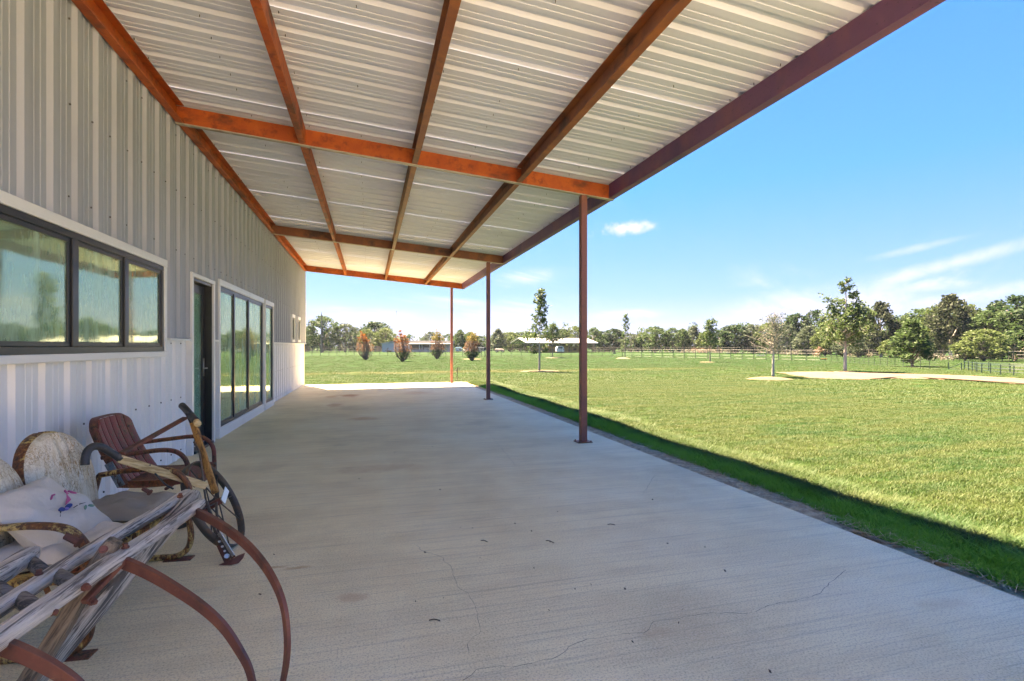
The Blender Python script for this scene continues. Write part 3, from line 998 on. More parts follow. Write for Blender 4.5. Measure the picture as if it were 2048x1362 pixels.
# grey drape hung across the back of the glass wall
mb = MB()
n = 120
for i in range(n + 1):
    y = 8.2 + i * (4.3 / n)
    x = -2.52 + 0.025 * math.sin(i * 1.1)
    mb.v += [(x, y, 0.05), (x, y, 2.35)]
for i in range(n):
    mb.f.append((2 * i, 2 * i + 2, 2 * i + 3, 2 * i + 1))
obj('curtain', mb, M['curtain'], bld, smooth=True)

# ------------------------------------------------------------------ porch
porch = thing('porch', (0, 0, 0), 'rusty steel porch frame with a white corrugated roof above the concrete slab', 'porch')
SLOPE = -0.0832
def beam_z(x):                           # underside of the beams
    return 3.827 + SLOPE * (x + 2.0)
BH = 0.196                               # beam depth
BAY = [6.551 + 5.8475 * i for i in range(-1, 3)]
LEDX, OUTX = -2.0, 3.276
PURL = [-0.765, 0.55, 1.915]


def channel(y0, y1, xw, open_dir, depth=BH, fl=0.062, th=0.008, tilt=True):
    """C channel along Y: web at xw, flanges towards open_dir"""
    mb = MB()
    z = beam_z(xw)
    x1 = xw + open_dir * fl
    zf = beam_z(x1)
    a, b_ = sorted((xw, xw - open_dir * th))
    mb.box(a, b_, y0, y1, z, z + depth)
    for dz in (0.0, depth - th):
        for sgn in (0,):
            v = [(xw, y0, z + dz), (x1, y0, zf + dz), (x1, y1, zf + dz), (xw, y1, z + dz),
                 (xw, y0, z + dz + th), (x1, y0, zf + dz + th), (x1, y1, zf + dz + th), (xw, y1, z + dz + th)]
            mb.add(v, [(0, 3, 2, 1), (4, 5, 6, 7), (0, 1, 5, 4), (1, 2, 6, 5), (2, 3, 7, 6), (3, 0, 4, 7)])
    # small return lip on the lower flange
    a, b_ = sorted((x1, x1 - open_dir * 0.005))
    mb.box(a, b_, y0, y1, zf + th, zf + th + 0.012)
    return mb


for i in range(3):
    y0, y1 = BAY[i] + 0.004, BAY[i + 1] - 0.052
    obj('ledger_beam', channel(y0, y1, -2.070, 1, fl=0.075), M['rust'], porch, bevel=0.002)
    for j, px_ in enumerate(PURL):
        obj('purlin', channel(y0, y1, px_ + 0.03, -1), M['rust'] if j == 0 else M['rust_dark'], porch, bevel=0.002)
    obj('eave_beam', channel(y0, y1, OUTX - 0.045, 1, fl=0.075), M['primer'], porch, bevel=0.002)
for i, Y in enumerate(BAY):
    mb = MB()
    a, b_ = LEDX - 0.085, OUTX + 0.03
    yf = Y - 0.045
    za, zb = beam_z(a), beam_z(b_)
    def slab4(y0, y1, l0, l1):
        v = [(a, y0, za + l0), (b_, y0, zb + l0), (b_, y1, zb + l0), (a, y1, za + l0), (a, y0, za + l1), (b_, y0, zb + l1), (b_, y1, zb + l1), (a, y1, za + l1)]
        mb.add(v, [(0, 3, 2, 1), (4, 5, 6, 7), (0, 1, 5, 4), (1, 2, 6, 5), (2, 3, 7, 6), (3, 0, 4, 7)])
    slab4(yf, yf + 0.008, 0.0, BH - 0.01)
    slab4(yf + 0.008, yf + 0.048, BH - 0.018, BH - 0.01)
    obj('rafter_beam', mb, M['rust'] if i in (1, 3) else M['rust_dark'], porch, bevel=0.002)
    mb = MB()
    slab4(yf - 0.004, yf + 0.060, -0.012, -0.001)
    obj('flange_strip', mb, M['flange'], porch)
# posts of square tube on flat plates
PX = 2.857
def make_post(Y):
    h = beam_z(PX) - 0.012
    po = obj('post', MB().box(PX - 0.0445, PX + 0.0445, Y - 0.0445, Y + 0.0445, 0.012, h), M['post_steel'], porch, bevel=0.006)
    mb = MB().box(PX - 0.105, PX + 0.105, Y - 0.09, Y + 0.09, 0.0, 0.012)
    for sx in (-0.085, 0.085):
        for sy in (-0.07, 0.07):
            mb.cyl((PX + sx, Y + sy, 0.01), (PX + sx, Y + sy, 0.028), 0.011, 6)
    obj('base_plate', mb, M['rust_dark'], po, bevel=0.002)
for Y in BAY:
    make_post(Y)
# roof sheets, ribs running down the slope
y = 0.58  # near end cut short above the camera, unseen, to admit more light
RX0, RX1 = -2.105, OUTX + 0.075
kk = 0
while y < 18.32:
    pts = []
    for k in range(3):
        pts += [(y + k * 0.3048 + a, h_) for a, h_ in rib_profile()]
    pts.append((y + 0.9144 + 0.006, 0.001))
    pts = [(yy, h_) for yy, h_ in pts if yy < 18.36]
    mb = MB()
    nx = 5
    for yy, h_ in pts:
        for i in range(nx):
            x = RX0 + (RX1 - RX0) * i / (nx - 1)
            mb.v.append((x, yy, beam_z(x) + BH + 0.004 + h_ + 0.0012 * (kk % 2) + 0.0015 * math.sin(yy * 3 + x * 2.3)))
    for j in range(len(pts) - 1):
        for i in range(nx - 1):
            a = j * nx + i
            mb.f.append((a, a + 1, a + nx + 1, a + nx))
    obj('roof_panel', mb, M['roof'], porch)
    y += 0.9144
    kk += 1
# screw tips through the roof, just beside the purlins
mb = MB()
rnd = random.Random(5)
for kk in range(58):
    yy = 0.58 + kk * 0.3048 + 0.045
    for x in (-1.98, -1.3, PURL[0] + 0.09, -0.1, PURL[1] + 0.09, 1.25, PURL[2] + 0.09, 2.6, OUTX - 0.09):
        if rnd.random() < 0.55:
            xx = x + rnd.uniform(-0.01, 0.01)
            z = beam_z(xx) + BH + 0.004
            mb.cyl((xx, yy, z - 0.018), (xx, yy, z + 0.002), 0.0032, 5)
tag(obj('screw_tip', mb, M['screw'], porch), kind='stuff')
# eave closure flashing above the outer beam
mb = MB()
z = beam_z(OUTX) + BH
mb.box(OUTX + 0.032, OUTX + 0.040, 0.58, 18.36, z - 0.05, z + 0.015)
obj('eave_flashing', mb, M['trim'], porch)

# ------------------------------------------------------------------ grass blades (uncountable: one object each)
def fast_mesh(name, co, quads, mat, tri=None):
    """numpy vertices + quad index array"""
    me = bpy.data.meshes.new(name)
    nq = len(quads)
    nt_ = 0 if tri is None else len(tri)
    me.vertices.add(len(co))
    me.vertices.foreach_set('co', np.asarray(co, dtype=np.float32).ravel())
    me.loops.add(nq * 4 + nt_ * 3)
    idx = np.asarray(quads, dtype=np.int32).ravel()
    if nt_:
        idx = np.concatenate([idx, np.asarray(tri, dtype=np.int32).ravel()])
    me.loops.foreach_set('vertex_index', idx)
    me.polygons.add(nq + nt_)
    st = np.concatenate([np.arange(nq) * 4, nq * 4 + np.arange(nt_) * 3]).astype(np.int32)
    me.polygons.foreach_set('loop_start', st)
    me.materials.append(mat)
    me.update(calc_edges=True)
    me.validate()
    return me


def tuft_mesh(name, n, rad, h, w, seed, lean=0.5):
    g = np.random.default_rng(seed)
    r_ = rad * np.sqrt(g.random(n))
    a = g.random(n) * 2 * np.pi
    bx, by = r_ * np.cos(a), r_ * np.sin(a)
    hh = h * (0.55 + 0.6 * g.random(n))
    d = g.random(n) * 2 * np.pi
    ln = lean * hh * (0.3 + g.random(n))
    sx, sy = -np.sin(d), np.cos(d)
    ww = w * (0.7 + 0.6 * g.random(n))
    co = np.zeros((n, 5, 3))
    for i, (f_, k, q) in enumerate(((0, -1, 0), (0, 1, 0), (0.55, 0.8, 1), (0.55, -0.8, 1), (1, 0, 2))):
        off = ln * (0.28 if q == 1 else (1.0 if q == 2 else 0.0))
        co[:, i, 0] = bx + np.cos(d) * off + sx * ww * k * 0.5
        co[:, i, 1] = by + np.sin(d) * off + sy * ww * k * 0.5
        co[:, i, 2] = hh * f_ * (1.0 if q < 2 else 0.9)
    base = np.arange(n)[:, None] * 5
    return fast_mesh(name, co.reshape(-1, 3), base + np.array([0, 1, 2, 3]), M['blade'], base + np.array([3, 2, 4]))


def scatter(name, points, rots, scales, source_mesh):
    """vertices carry rotation and size; a small node tree puts one tuft on each"""
    me = bpy.data.meshes.new(name)
    me.vertices.add(len(points))
    me.vertices.foreach_set('co', np.asarray(points, dtype=np.float32).ravel())
    a = me.attributes.new('turn', 'FLOAT', 'POINT')
    a.data.foreach_set('value', np.asarray(rots, dtype=np.float32))
    a = me.attributes.new('size', 'FLOAT', 'POINT')
    a.data.foreach_set('value', np.asarray(scales, dtype=np.float32))
    me.update()
    o = link(name, me)
    src = bpy.data.objects.new(name + '_tuft', source_mesh)
    ng = bpy.data.node_groups.new(name, 'GeometryNodeTree')
    ng.interface.new_socket(name='Geometry', in_out='INPUT', socket_type='NodeSocketGeometry')
    ng.interface.new_socket(name='Geometry', in_out='OUTPUT', socket_type='NodeSocketGeometry')
    gi = ng.nodes.new('NodeGroupInput')
    go = ng.nodes.new('NodeGroupOutput')
    oi = ng.nodes.new('GeometryNodeObjectInfo')
    oi.inputs['Object'].default_value = src
    m2p = ng.nodes.new('GeometryNodeMeshToPoints')
    iop = ng.nodes.new('GeometryNodeInstanceOnPoints')
    t1 = ng.nodes.new('GeometryNodeInputNamedAttribute')
    t1.data_type = 'FLOAT'
    t1.inputs['Name'].default_value = 'turn'
    t2 = ng.nodes.new('GeometryNodeInputNamedAttribute')
    t2.data_type = 'FLOAT'
    t2.inputs['Name'].default_value = 'size'
    cx_ = ng.nodes.new('ShaderNodeCombineXYZ')
    er = ng.nodes.new('FunctionNodeEulerToRotation')
    L = ng.links.new
    L(gi.outputs[0], m2p.inputs['Mesh'])
    L(m2p.outputs[0], iop.inputs['Points'])
    L(oi.outputs['Geometry'], iop.inputs['Instance'])
    L(t1.outputs['Attribute'], cx_.inputs['Z'])
    L(cx_.outputs[0], er.inputs[0])
    L(er.outputs[0], iop.inputs['Rotation'])
    L(t2.outputs['Attribute'], iop.inputs['Scale'])
    L(iop.outputs[0], go.inputs[0])
    md = o.modifiers.new('tufts', 'NODES')
    md.node_group = ng
    return tag(o, kind='stuff')


g = np.random.default_rng(11)
# lush edge beside the slab
n = 5200
X = 3.60 + g.random(n) ** 1.15 * 0.75
Y = 0.9 + g.random(n) * 17.6
X = X - np.where(Y < 3.2, 0.14, 0.0) - np.where(Y > 14, 0.05, 0)
sc = 0.72 + 0.5 * g.random(n) + 0.30 * np.sin(Y * 1.3) * np.sin(Y * 0.51 + 1)
sc *= np.clip(0.75 + (X - 3.6) * 1.2, 0.6, 1.1)
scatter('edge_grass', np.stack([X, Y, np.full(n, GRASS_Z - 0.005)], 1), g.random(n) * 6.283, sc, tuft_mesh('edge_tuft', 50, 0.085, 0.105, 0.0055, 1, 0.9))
# mown lawn near the slab
n = 14000
X = 4.1 + g.random(n) * 9.5
Y = 0.9 + g.random(n) ** 1.1 * 17
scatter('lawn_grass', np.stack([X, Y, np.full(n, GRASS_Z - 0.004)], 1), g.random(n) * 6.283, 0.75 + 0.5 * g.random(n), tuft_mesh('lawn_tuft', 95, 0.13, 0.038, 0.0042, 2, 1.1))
# farther lawn, sparser and coarser
n = 160000
Y = 1 + g.random(n) * 80
X = -8 + g.random(n) * 72
dd = np.hypot(X, Y)
keep = ((X > SLAB_X + 0.4) | (Y > SLAB_Y + 0.1)) & ~((X < 12.5 + g.random(n)) & (Y < 16.5 + g.random(n)) & (Y > 0.5))
keep &= (np.abs(X * _c - Y * _s) < 1.1 * (X * _s + Y * _c)) & (g.random(n) < np.clip((11.0 / np.maximum(dd, 1)) ** 1.6, 0, 1)) & (dd < 78)
X, Y = X[keep], Y[keep]
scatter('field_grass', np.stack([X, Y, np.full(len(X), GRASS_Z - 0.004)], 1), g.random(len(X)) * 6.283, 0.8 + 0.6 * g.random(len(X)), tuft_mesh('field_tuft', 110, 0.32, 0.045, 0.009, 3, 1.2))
# dry straws lying on the earth strip
co, qd = [], []
for i in range(3000):
    x = 3.36 + g.random() * 0.26
    y = 0.9 + g.random() ** 1.2 * 16
    a = g.random() * 6.283
    l = 0.02 + g.random() * 0.05
    w = 0.0012 + g.random() * 0.0012
    dx, dy = math.cos(a) * l, math.sin(a) * l
    nx_, ny_ = -math.sin(a) * w, math.cos(a) * w
    z0 = -0.012 + g.random() * 0.012
    z1 = z0 + g.random() * 0.018
    k = len(co)
    co += [(x - dx - nx_, y - dy - ny_, z0), (x - dx + nx_, y - dy + ny_, z0 + 0.001), (x + dx + nx_, y + dy + ny_, z1), (x + dx - nx_, y + dy - ny_, z1)]
    qd.append((k, k + 1, k + 2, k + 3))
M['drystraw'] = layered('dry_straw', (0.48, 0.39, 0.25), [((0.28, 0.19, 0.10), 40, 0.45, 0.6, None, 3)], rough=0.8)
tag(link('dry_straw', fast_mesh('dry_straw', co, qd, M['drystraw'])), kind='stuff')
# bits of leaf and twig on the slab
co, qd = [], []
M['bits'] = layered('dark_leaf_bits', (0.075, 0.055, 0.04), [((0.16, 0.11, 0.06), 30, 0.5, 0.65, None, 2)], rough=0.9)
spots = [(718, 958), (850, 1106), (960, 1117), (1068, 1137), (695, 1113), (1100, 1085), (1063, 1063), (831, 1204), (1098, 1222), (1265, 1285), (1357, 1247),
         (1365, 1220), (1150, 1179), (1250, 1179), (1450, 1143), (945, 1057), (1030, 1048), (1305, 1000), (880, 980), (790, 905), (865, 894), (930, 880), (690, 776),
         (720, 779), (1115, 1024), (640, 900), (1335, 1088), (1410, 1095), (1182, 1170), (1540, 1345), (548, 1110), (520, 1190)]
for i in range(20):
    spots.append((500 + g.random() * 1250, 800 + g.random() * 540))
for i, (px_, py_) in enumerate(spots):
    q = pz(px_, py_)
    if q.x > SLAB_X - 0.05 or q.x < -2:
        continue
    s_ = (0.005 + 0.005 * g.random()) if i < 32 else 0.002 + 0.003 * g.random()
    for m_ in range(2):
        a = g.random() * 6.283
        dx, dy = math.cos(a) * s_, math.sin(a) * s_
        k = len(co)
        e = 0.5
        co += [(q.x - dx, q.y - dy, 0.001), (q.x + dy * e, q.y - dx * e, 0.004 + s_ * 0.4), (q.x + dx, q.y + dy, 0.003 + s_ * 0.7), (q.x - dy * e, q.y + dx * e, 0.002)]
        qd.append((k, k + 1, k + 2, k + 3))
tag(link('leaf_litter', fast_mesh('leaf_litter', co, qd, M['bits'])), kind='stuff')
for a, b_ in (((1092, 1082), (1108, 1087)), ((962, 1082), (975, 1085)), ((1215, 1050), (1230, 1051)), ((858, 1242), (880, 1243))):
    A, B = pz(*a), pz(*b_)
    A.z = B.z = 0.004
    mid = (A + B) / 2 + Vector((0, 0.004, 0.004))
    tag(obj('twig', MB().tube(curve([A, mid, B], 3), 0.0028, 5), M['bits']), {1092: 'thickest little twig on the slab, right of the long crack', 962: 'thin twig left of the thicker twig on the slab',
        1215: 'pale thin twig farthest out on the open slab', 858: 'stalk lying flat left of the short crack'}[a[0]], 'twig')

# ------------------------------------------------------------------ foliage
def leafmat(name, c1, c2, c3, trans=0.36):
    m, t, b = newmat(name)
    ge = NN(t, 'ShaderNodeNewGeometry')
    isl = ge.outputs['Random Per Island']
    p = pos(t, 'Object')
    c = mixc(t, isl, c1, c2)
    c = mixc(t, maprange(t, noise(t, p, 0.9, 3), 0.45, 0.7), c, c3)
    t.links.new(c, b.inputs['Base Color'])
    b.inputs['Roughness'].default_value = 0.6
    b.inputs['Specular IOR Level'].default_value = 0.2
    tl = NN(t, 'ShaderNodeBsdfTranslucent', Color=c)
    mx = NN(t, 'ShaderNodeMixShader', Fac=trans)
    t.links.new(b.outputs[0], mx.inputs[1])
    t.links.new(tl.outputs[0], mx.inputs[2])
    t.links.new(mx.outputs[0], t.nodes['Material Output'].inputs[0])
    return m


M['leaf_dark'] = leafmat('dark_oak_leaves', (0.023, 0.050, 0.020), (0.038, 0.077, 0.027), (0.027, 0.060, 0.027))
M['leaf_mid'] = leafmat('mid_green_leaves', (0.041, 0.082, 0.025), (0.071, 0.117, 0.040), (0.057, 0.094, 0.038))
M['leaf_yellow'] = leafmat('yellow_green_leaves', (0.074, 0.112, 0.031), (0.113, 0.153, 0.053), (0.086, 0.112, 0.043))
M['leaf_grey'] = leafmat('grey_green_leaves', (0.061, 0.085, 0.046), (0.091, 0.120, 0.077), (0.070, 0.090, 0.061))
M['leaf_cedar'] = leafmat('cedar_leaves', (0.032, 0.048, 0.023), (0.062, 0.074, 0.042), (0.041, 0.055, 0.033))
M['leaf_sapling'] = leafmat('sapling_leaves', (0.053, 0.099, 0.031), (0.105, 0.153, 0.059), (0.077, 0.113, 0.041))
M['leaf_orange'] = leafmat('orange_dead_leaves', (0.252, 0.075, 0.013), (0.293, 0.118, 0.035), (0.233, 0.089, 0.029))
M['leaf_tan'] = leafmat('tan_dead_leaves', (0.225, 0.131, 0.081), (0.283, 0.185, 0.130), (0.194, 0.108, 0.065))
M['leaf_bushtop'] = leafmat('olive_bush_leaves', (0.162, 0.162, 0.040), (0.304, 0.197, 0.045), (0.214, 0.179, 0.045))
M['leaf_shoot'] = leafmat('green_shoots', (0.032, 0.077, 0.019), (0.062, 0.112, 0.032), (0.045, 0.080, 0.027))
M['bark'] = layered('grey_brown_bark', (0.17, 0.135, 0.105), [((0.26, 0.22, 0.18), 6, 0.45, 0.65, (1, 1, 0.25), 5), ((0.08, 0.06, 0.05), 9, 0.55, 0.7, (1, 1, 0.2), 5)], rough=0.9, coords='Object')
M['bark_pale'] = layered('pale_bark', (0.38, 0.33, 0.28), [((0.26, 0.20, 0.16), 5, 0.5, 0.7, (1, 1, 0.25), 5)], rough=0.9, coords='Object')
M['bark_red'] = layered('red_brown_bark', (0.20, 0.105, 0.062), [((0.11, 0.06, 0.04), 8, 0.5, 0.7, (1, 1, 0.25), 5)], rough=0.9, coords='Object')


def leaf_cloud(name, centres, radii, counts, size, mat, seed, flat=0.75, aspect=0.62, droop=0.0):
    g = np.random.default_rng(seed)
    pts = []
    for c, r_, n in zip(centres, radii, counts):
        v = g.normal(size=(n, 3))
        v /= np.linalg.norm(v, axis=1)[:, None]
        rr = r_ * (g.random(n) ** 0.5)[:, None]
        q = v * rr
        q[:, 2] *= flat
        pts.append(q + np.asarray(c)[None, :])
    P = np.concatenate(pts)
    n = len(P)
    u = g.normal(size=(n, 3))
    u[:, 2] *= 0.6
    u[:, 2] -= droop
    u /= np.linalg.norm(u, axis=1)[:, None]
    w = g.normal(size=(n, 3))
    v = np.cross(u, w)
    v /= np.linalg.norm(v, axis=1)[:, None]
    s_ = (size * (0.6 + 0.8 * g.random(n)))[:, None]
    co = np.stack([P - u * s_ * 0.5, P + v * s_ * aspect * 0.5 + u * s_ * 0.05, P + u * s_ * 0.5, P - v * s_ * aspect * 0.5 + u * s_ * 0.05], 1)
    return fast_mesh(name, co.reshape(-1, 3), np.arange(n)[:, None] * 4 + np.array([0, 1, 2, 3]), mat)


def tree_pair(kind, seed, mat, bark, lobes=34, per=95, leaf=0.055, shape='round', trunk_r=0.028, base=0.12):
    """unit tree: height 1, crown about 1 wide; returns (trunk mesh, crown mesh)"""
    r_ = random.Random(seed)
    mb = MB()
    lean = r_.uniform(-0.03, 0.03)
    top = 0.72
    tp = [Vector((0, 0, -0.01)), Vector((lean * 0.3, 0.01, base)), Vector((lean, -0.01, 0.45)), Vector((lean * 1.4, 0.01, top))]
    tp = curve(tp, 4)
    mb.limb(tp, [trunk_r * (1 - 0.8 * i / (len(tp) - 1)) * (1.35 if i == 0 else 1) for i in range(len(tp))], 8)
    C, RD, N = [], [], []
    for i in range(lobes):
        h_ = base + (1 - base) * ((i + 0.5) / lobes) ** 0.85
        f_ = (h_ - base) / (1 - base)
        if shape == 'round':
            w = 0.46 * math.sin(math.pi * min(1, 0.16 + 0.80 * f_)) ** 0.7
        elif shape == 'cone':
            w = 0.46 * (1 - f_) ** 0.75 * min(1, 0.45 + f_ * 3)
        else:                              # tall
            w = 0.40 * math.sin(math.pi * min(1, 0.25 + 0.72 * f_)) ** 0.9
        a = i * 2.399 + r_.uniform(-0.5, 0.5)
        rad = r_.uniform(0.09, 0.155) * (0.75 if f_ > 0.85 else 1)
        d = max(0.0, w - rad * 0.6) * r_.uniform(0.62, 1.08)
        c = Vector((math.cos(a) * d + lean, math.sin(a) * d, min(h_, 1 - rad * 0.5) + r_.uniform(-0.02, 0.02)))
        C.append(c)
        RD.append(rad)
        N.append(int(per * (rad / 0.12) ** 2 * r_.uniform(0.7, 1.15)))
        if i % 2 == 0:
            z0 = max(base * 0.9, c.z - d * 0.75 - 0.05)
            k = min(len(tp) - 1, max(0, int((z0 / top) * (len(tp) - 1))))
            s0 = tp[k].copy()
            mid = s0.lerp(c, 0.5) + Vector((0, 0, 0.03))
            mb.limb([s0, mid, c], [trunk_r * 0.42, trunk_r * 0.26, trunk_r * 0.07], 5)
    tm = mesh(kind + '_trunk', mb, bark, True)
    cm = leaf_cloud(kind + '_crown', C, RD, N, leaf, mat, seed)
    return tm, cm


TREES = {}
for nm, sd, mt, bk, kw in (
        ('oak_a', 1, 'leaf_dark', 'bark', {}), ('oak_b', 2, 'leaf_mid', 'bark', {}), ('oak_c', 3, 'leaf_yellow', 'bark', {}),
        ('oak_d', 4, 'leaf_grey', 'bark', {}), ('oak_e', 5, 'leaf_dark', 'bark', dict(lobes=44)), ('oak_f', 6, 'leaf_mid', 'bark', dict(lobes=40, shape='tall')),
        ('oak_g', 12, 'leaf_mid', 'bark', dict(lobes=48, per=110, leaf=0.045)), ('oak_h', 13, 'leaf_yellow', 'bark', dict(lobes=44, per=110, leaf=0.045)),
        ('cedar_a', 7, 'leaf_cedar', 'bark_pale', dict(shape='tall', lobes=40, base=0.22, trunk_r=0.03)),
        ('cone_a', 8, 'leaf_mid', 'bark_red', dict(shape='cone', lobes=50, base=0.14, trunk_r=0.024, per=120, leaf=0.045)),
        ('tall_a', 9, 'leaf_grey', 'bark', dict(shape='tall', lobes=36)), ('tall_b', 10, 'leaf_mid', 'bark', dict(shape='tall', lobes=36, base=0.18))):
    TREES[nm] = tree_pair(nm, sd, M[mt], M[bk], **kw)


def plant_tree(name, x, ytop, wpx, zc, kind, label, group=None, zbase=0.0, rz=None, cat='tree'):
    """x, ytop, width in photo pixels; zc metres away"""
    p_ = gxy(x, zc)
    top = CAM_H + (692 - ytop + (9 if x > 1560 else 4)) * mpp(zc)
    w = wpx * mpp(zc) * (1.32 if x < 1560 else 1.15)
    o = thing(name, (p_.x, p_.y, GRASS_Z), label, cat, rz if rz is not None else (x * 0.37) % 6.28, group)
    tm, cm = TREES[kind]
    for nm, me in (('trunk', tm), ('crown', cm)):
        k = link(nm, me, o)
    o.scale = (w / 0.95, w / 0.95, top - GRASS_Z)
    return o


# far wood, from left to right: (x, top, width, distance, kind, label or None)
GL = 'trees in the far left clump'
row = [
    (612, 664, 46, 118, 'oak_a', 'low dark tree at the corner of the metal building, left of the utility pole'),
    (646, 637, 62, 112, 'oak_g', 'tallest tree of the left clump, directly behind the utility pole'),
    (690, 652, 44, 116, 'oak_d', 'grey green tree between the utility pole and the leftmost orange bush'),
    (712, 660, 40, 124, 'oak_a', 'dark tree rising just left behind the leftmost orange bush'),
    (750, 647, 64, 132, 'oak_e', 'broad dome shaped tree above the red panels left of the long shed'),
    (770, 660, 44, 124, 'oak_h', 'yellow green tree in front of the dome shaped tree beside the long shed'),
    (734, 662, 40, 120, 'oak_c', 'pale green tree behind the leftmost orange bush'),
    (862, 668, 34, 150, 'oak_d', 'small pale tree rising over the long shed roof, left of the third bush'),
    (897, 672, 26, 150, 'oak_b', 'small tree rising over the right end of the long shed'),
    (920, 664, 30, 118, 'tall_b', 'upright light green tree right of the far porch post'),
    (940, 668, 30, 122, 'oak_c', 'light green tree just behind the rightmost orange bush'),
    (962, 676, 34, 140, 'oak_a', 'low bluish tree behind the camper trailer'),
    (996, 662, 34, 116, 'tall_a', 'grey green tree right of the middle porch post'),
    (1020, 668, 42, 120, 'oak_h', 'rounded yellow green tree left of the open barn gable'),
    (1040, 668, 40, 128, 'oak_b', None), (1062, 670, 40, 130, 'oak_a', None), (1096, 668, 40, 128, 'oak_b', None), (1128, 662, 36, 122, 'oak_e', None),
    (1152, 656, 44, 120, 'oak_h', 'yellow green tree peaking above the open barn roof left of the near post'),
    (1186, 660, 40, 118, 'oak_b', None),
    (1204, 667, 38, 124, 'oak_a', None), (1228, 661, 40, 116, 'oak_e', None), (1262, 672, 40, 112, 'oak_d', None), (1284, 668, 30, 112, 'oak_c', None),
    (1310, 658, 54, 104, 'oak_g', None), (1346, 660, 36, 104, 'oak_b', None), (1366, 662, 36, 102, 'oak_f', None), (1388, 657, 40, 104, 'tall_a', None),
    (1412, 668, 34, 100, 'oak_c', None), (1438, 664, 40, 98, 'oak_a', None), (1470, 653, 60, 92, 'oak_e', 'broad dark tree left of the half bare tree'),
    (1506, 654, 50, 90, 'oak_d', None), (1540, 650, 60, 88, 'oak_h', None), (1575, 660, 44, 80, 'oak_d', None),
    (1592, 636, 62, 84, 'oak_e', 'dark tall tree behind the right side of the half bare tree'),
    (1630, 630, 52, 86, 'oak_a', 'darkest tall tree in the wood left of the tall sapling'),
    (1616, 662, 62, 72, 'tall_a', None), (1650, 668, 50, 68, 'oak_h', 'low yellow green tree under the tall sapling'),
    (1690, 655, 70, 76, 'oak_b', None), (1722, 642, 60, 74, 'oak_f', None),
    (1762, 614, 72, 62, 'cedar_a', 'ragged brown cedar with a pale bare trunk'),
    (1738, 676, 44, 64, 'tall_a', None), (1800, 640, 60, 66, 'oak_b', None),
    (1846, 628, 100, 64, 'oak_g', None), (1885, 618, 70, 58, 'oak_h', None),
    (1902, 600, 90, 54, 'cedar_a', 'tall dark cedar with a leaning top right of the round tree'),
    (1938, 618, 64, 60, 'oak_c', None), (1962, 640, 60, 60, 'oak_a', None),
    (1985, 632, 110, 56, 'oak_g', None), (2040, 600, 130, 56, 'oak_e', 'tallest dark oak at the right edge of the picture'),
    (1968, 668, 84, 46, 'oak_h', 'low spreading yellow green oak behind the pipe pen'),
    (2030, 672, 70, 47, 'oak_b', None), (2110, 620, 120, 54, 'oak_g', None), (1930, 690, 50, 47, 'oak_c', None),
    (1868, 640, 80, 70, 'oak_c', None), (1912, 648, 80, 68, 'oak_b', None), (1950, 634, 80, 66, 'oak_h', None), (2000, 622, 90, 64, 'oak_b', None), (2060, 640, 90, 60, 'oak_h', None),
    (1820, 655, 70, 70, 'oak_c', None), (1690, 690, 44, 64, 'oak_d', None), (1660, 650, 50, 80, 'oak_c', None),
    (1716, 690, 40, 60, 'tall_a', None), (1780, 688, 40, 58, 'oak_c', None)]
OWN = {
    (1040, 128): 'mid green tree showing just left of the barn gable peak', (1062, 130): 'dark tree behind the left end of the barn roof',
    (1096, 128): 'mid green tree behind the bushy sapling, over the barn roof', (1128, 122): 'dark wide tree over the middle of the barn roof',
    (1186, 118): 'mid green tree half hidden by the near porch post, over the right barn eave',
    (1204, 124): 'low dark tree just right of the near porch post', (1228, 116): 'dark tree left of the slender sapling', (1262, 112): 'grey green tree right behind the slender sapling',
    (1284, 112): 'small yellow green tree right of the slender sapling', (1310, 104): 'broad full green tree midway between the slender and the yellowish sapling',
    (1346, 104): 'narrow mid green tree right of the broad full green tree', (1366, 102): 'upright green tree left of the greyish tall tree in the far row',
    (1388, 104): 'greyish tall tree in the far row left of the yellowish sapling', (1412, 100): 'yellow green tree directly behind the yellowish sapling',
    (1438, 98): 'low dark tree right of the yellowish sapling', (1506, 90): 'grey green tree behind the left twigs of the half bare tree',
    (1540, 88): 'yellow green tree directly behind the half bare tree', (1575, 80): 'grey green tree at the right twigs of the half bare tree',
    (1616, 72): 'greyish upright tree between the half bare tree and the tall sapling', (1690, 76): 'mid green tree directly behind the tall sapling',
    (1722, 74): 'upright green tree right behind the tall sapling', (1738, 64): 'low greyish tree left of the pale cedar trunk', (1800, 66): 'mid green tree between the ragged cedar and the round tree',
    (1846, 64): 'broad full green tree rising behind the round tree', (1885, 58): 'yellow green tree between the round tree and the leaning cedar',
    (1938, 60): 'yellow green tree touching the right side of the leaning cedar', (1962, 60): 'dark tree low in the dip right of the leaning cedar',
    (1985, 56): 'broad full green oak rising over the spreading yellow green oak', (2030, 47): 'low mid green tree behind the overhead pipe frame',
    (1930, 47): 'low yellow green bush tree behind the fence brace', (1716, 60): 'small greyish bush tree right of the tall sapling trunk', (1780, 58): 'low yellow green bush tree right of the pale cedar trunk',
    (1868, 70): 'yellow green tree filling the gap right of the round tree', (1912, 68): 'mid green tree under the leaning cedar top', (1950, 66): 'yellow green tree behind the dip right of the leaning cedar',
    (2000, 64): 'mid green tree between the dip and the tallest dark oak', (2060, 60): 'yellow green tree low at the right picture edge', (1820, 70): 'yellow green tree left of the round tree crown', (2110, 54): 'broad green tree cut by the right picture edge',
    (1690, 64): 'low grey green bush tree at the foot of the tall sapling', (1660, 80): 'yellow green tree showing left of the tall sapling crown'}
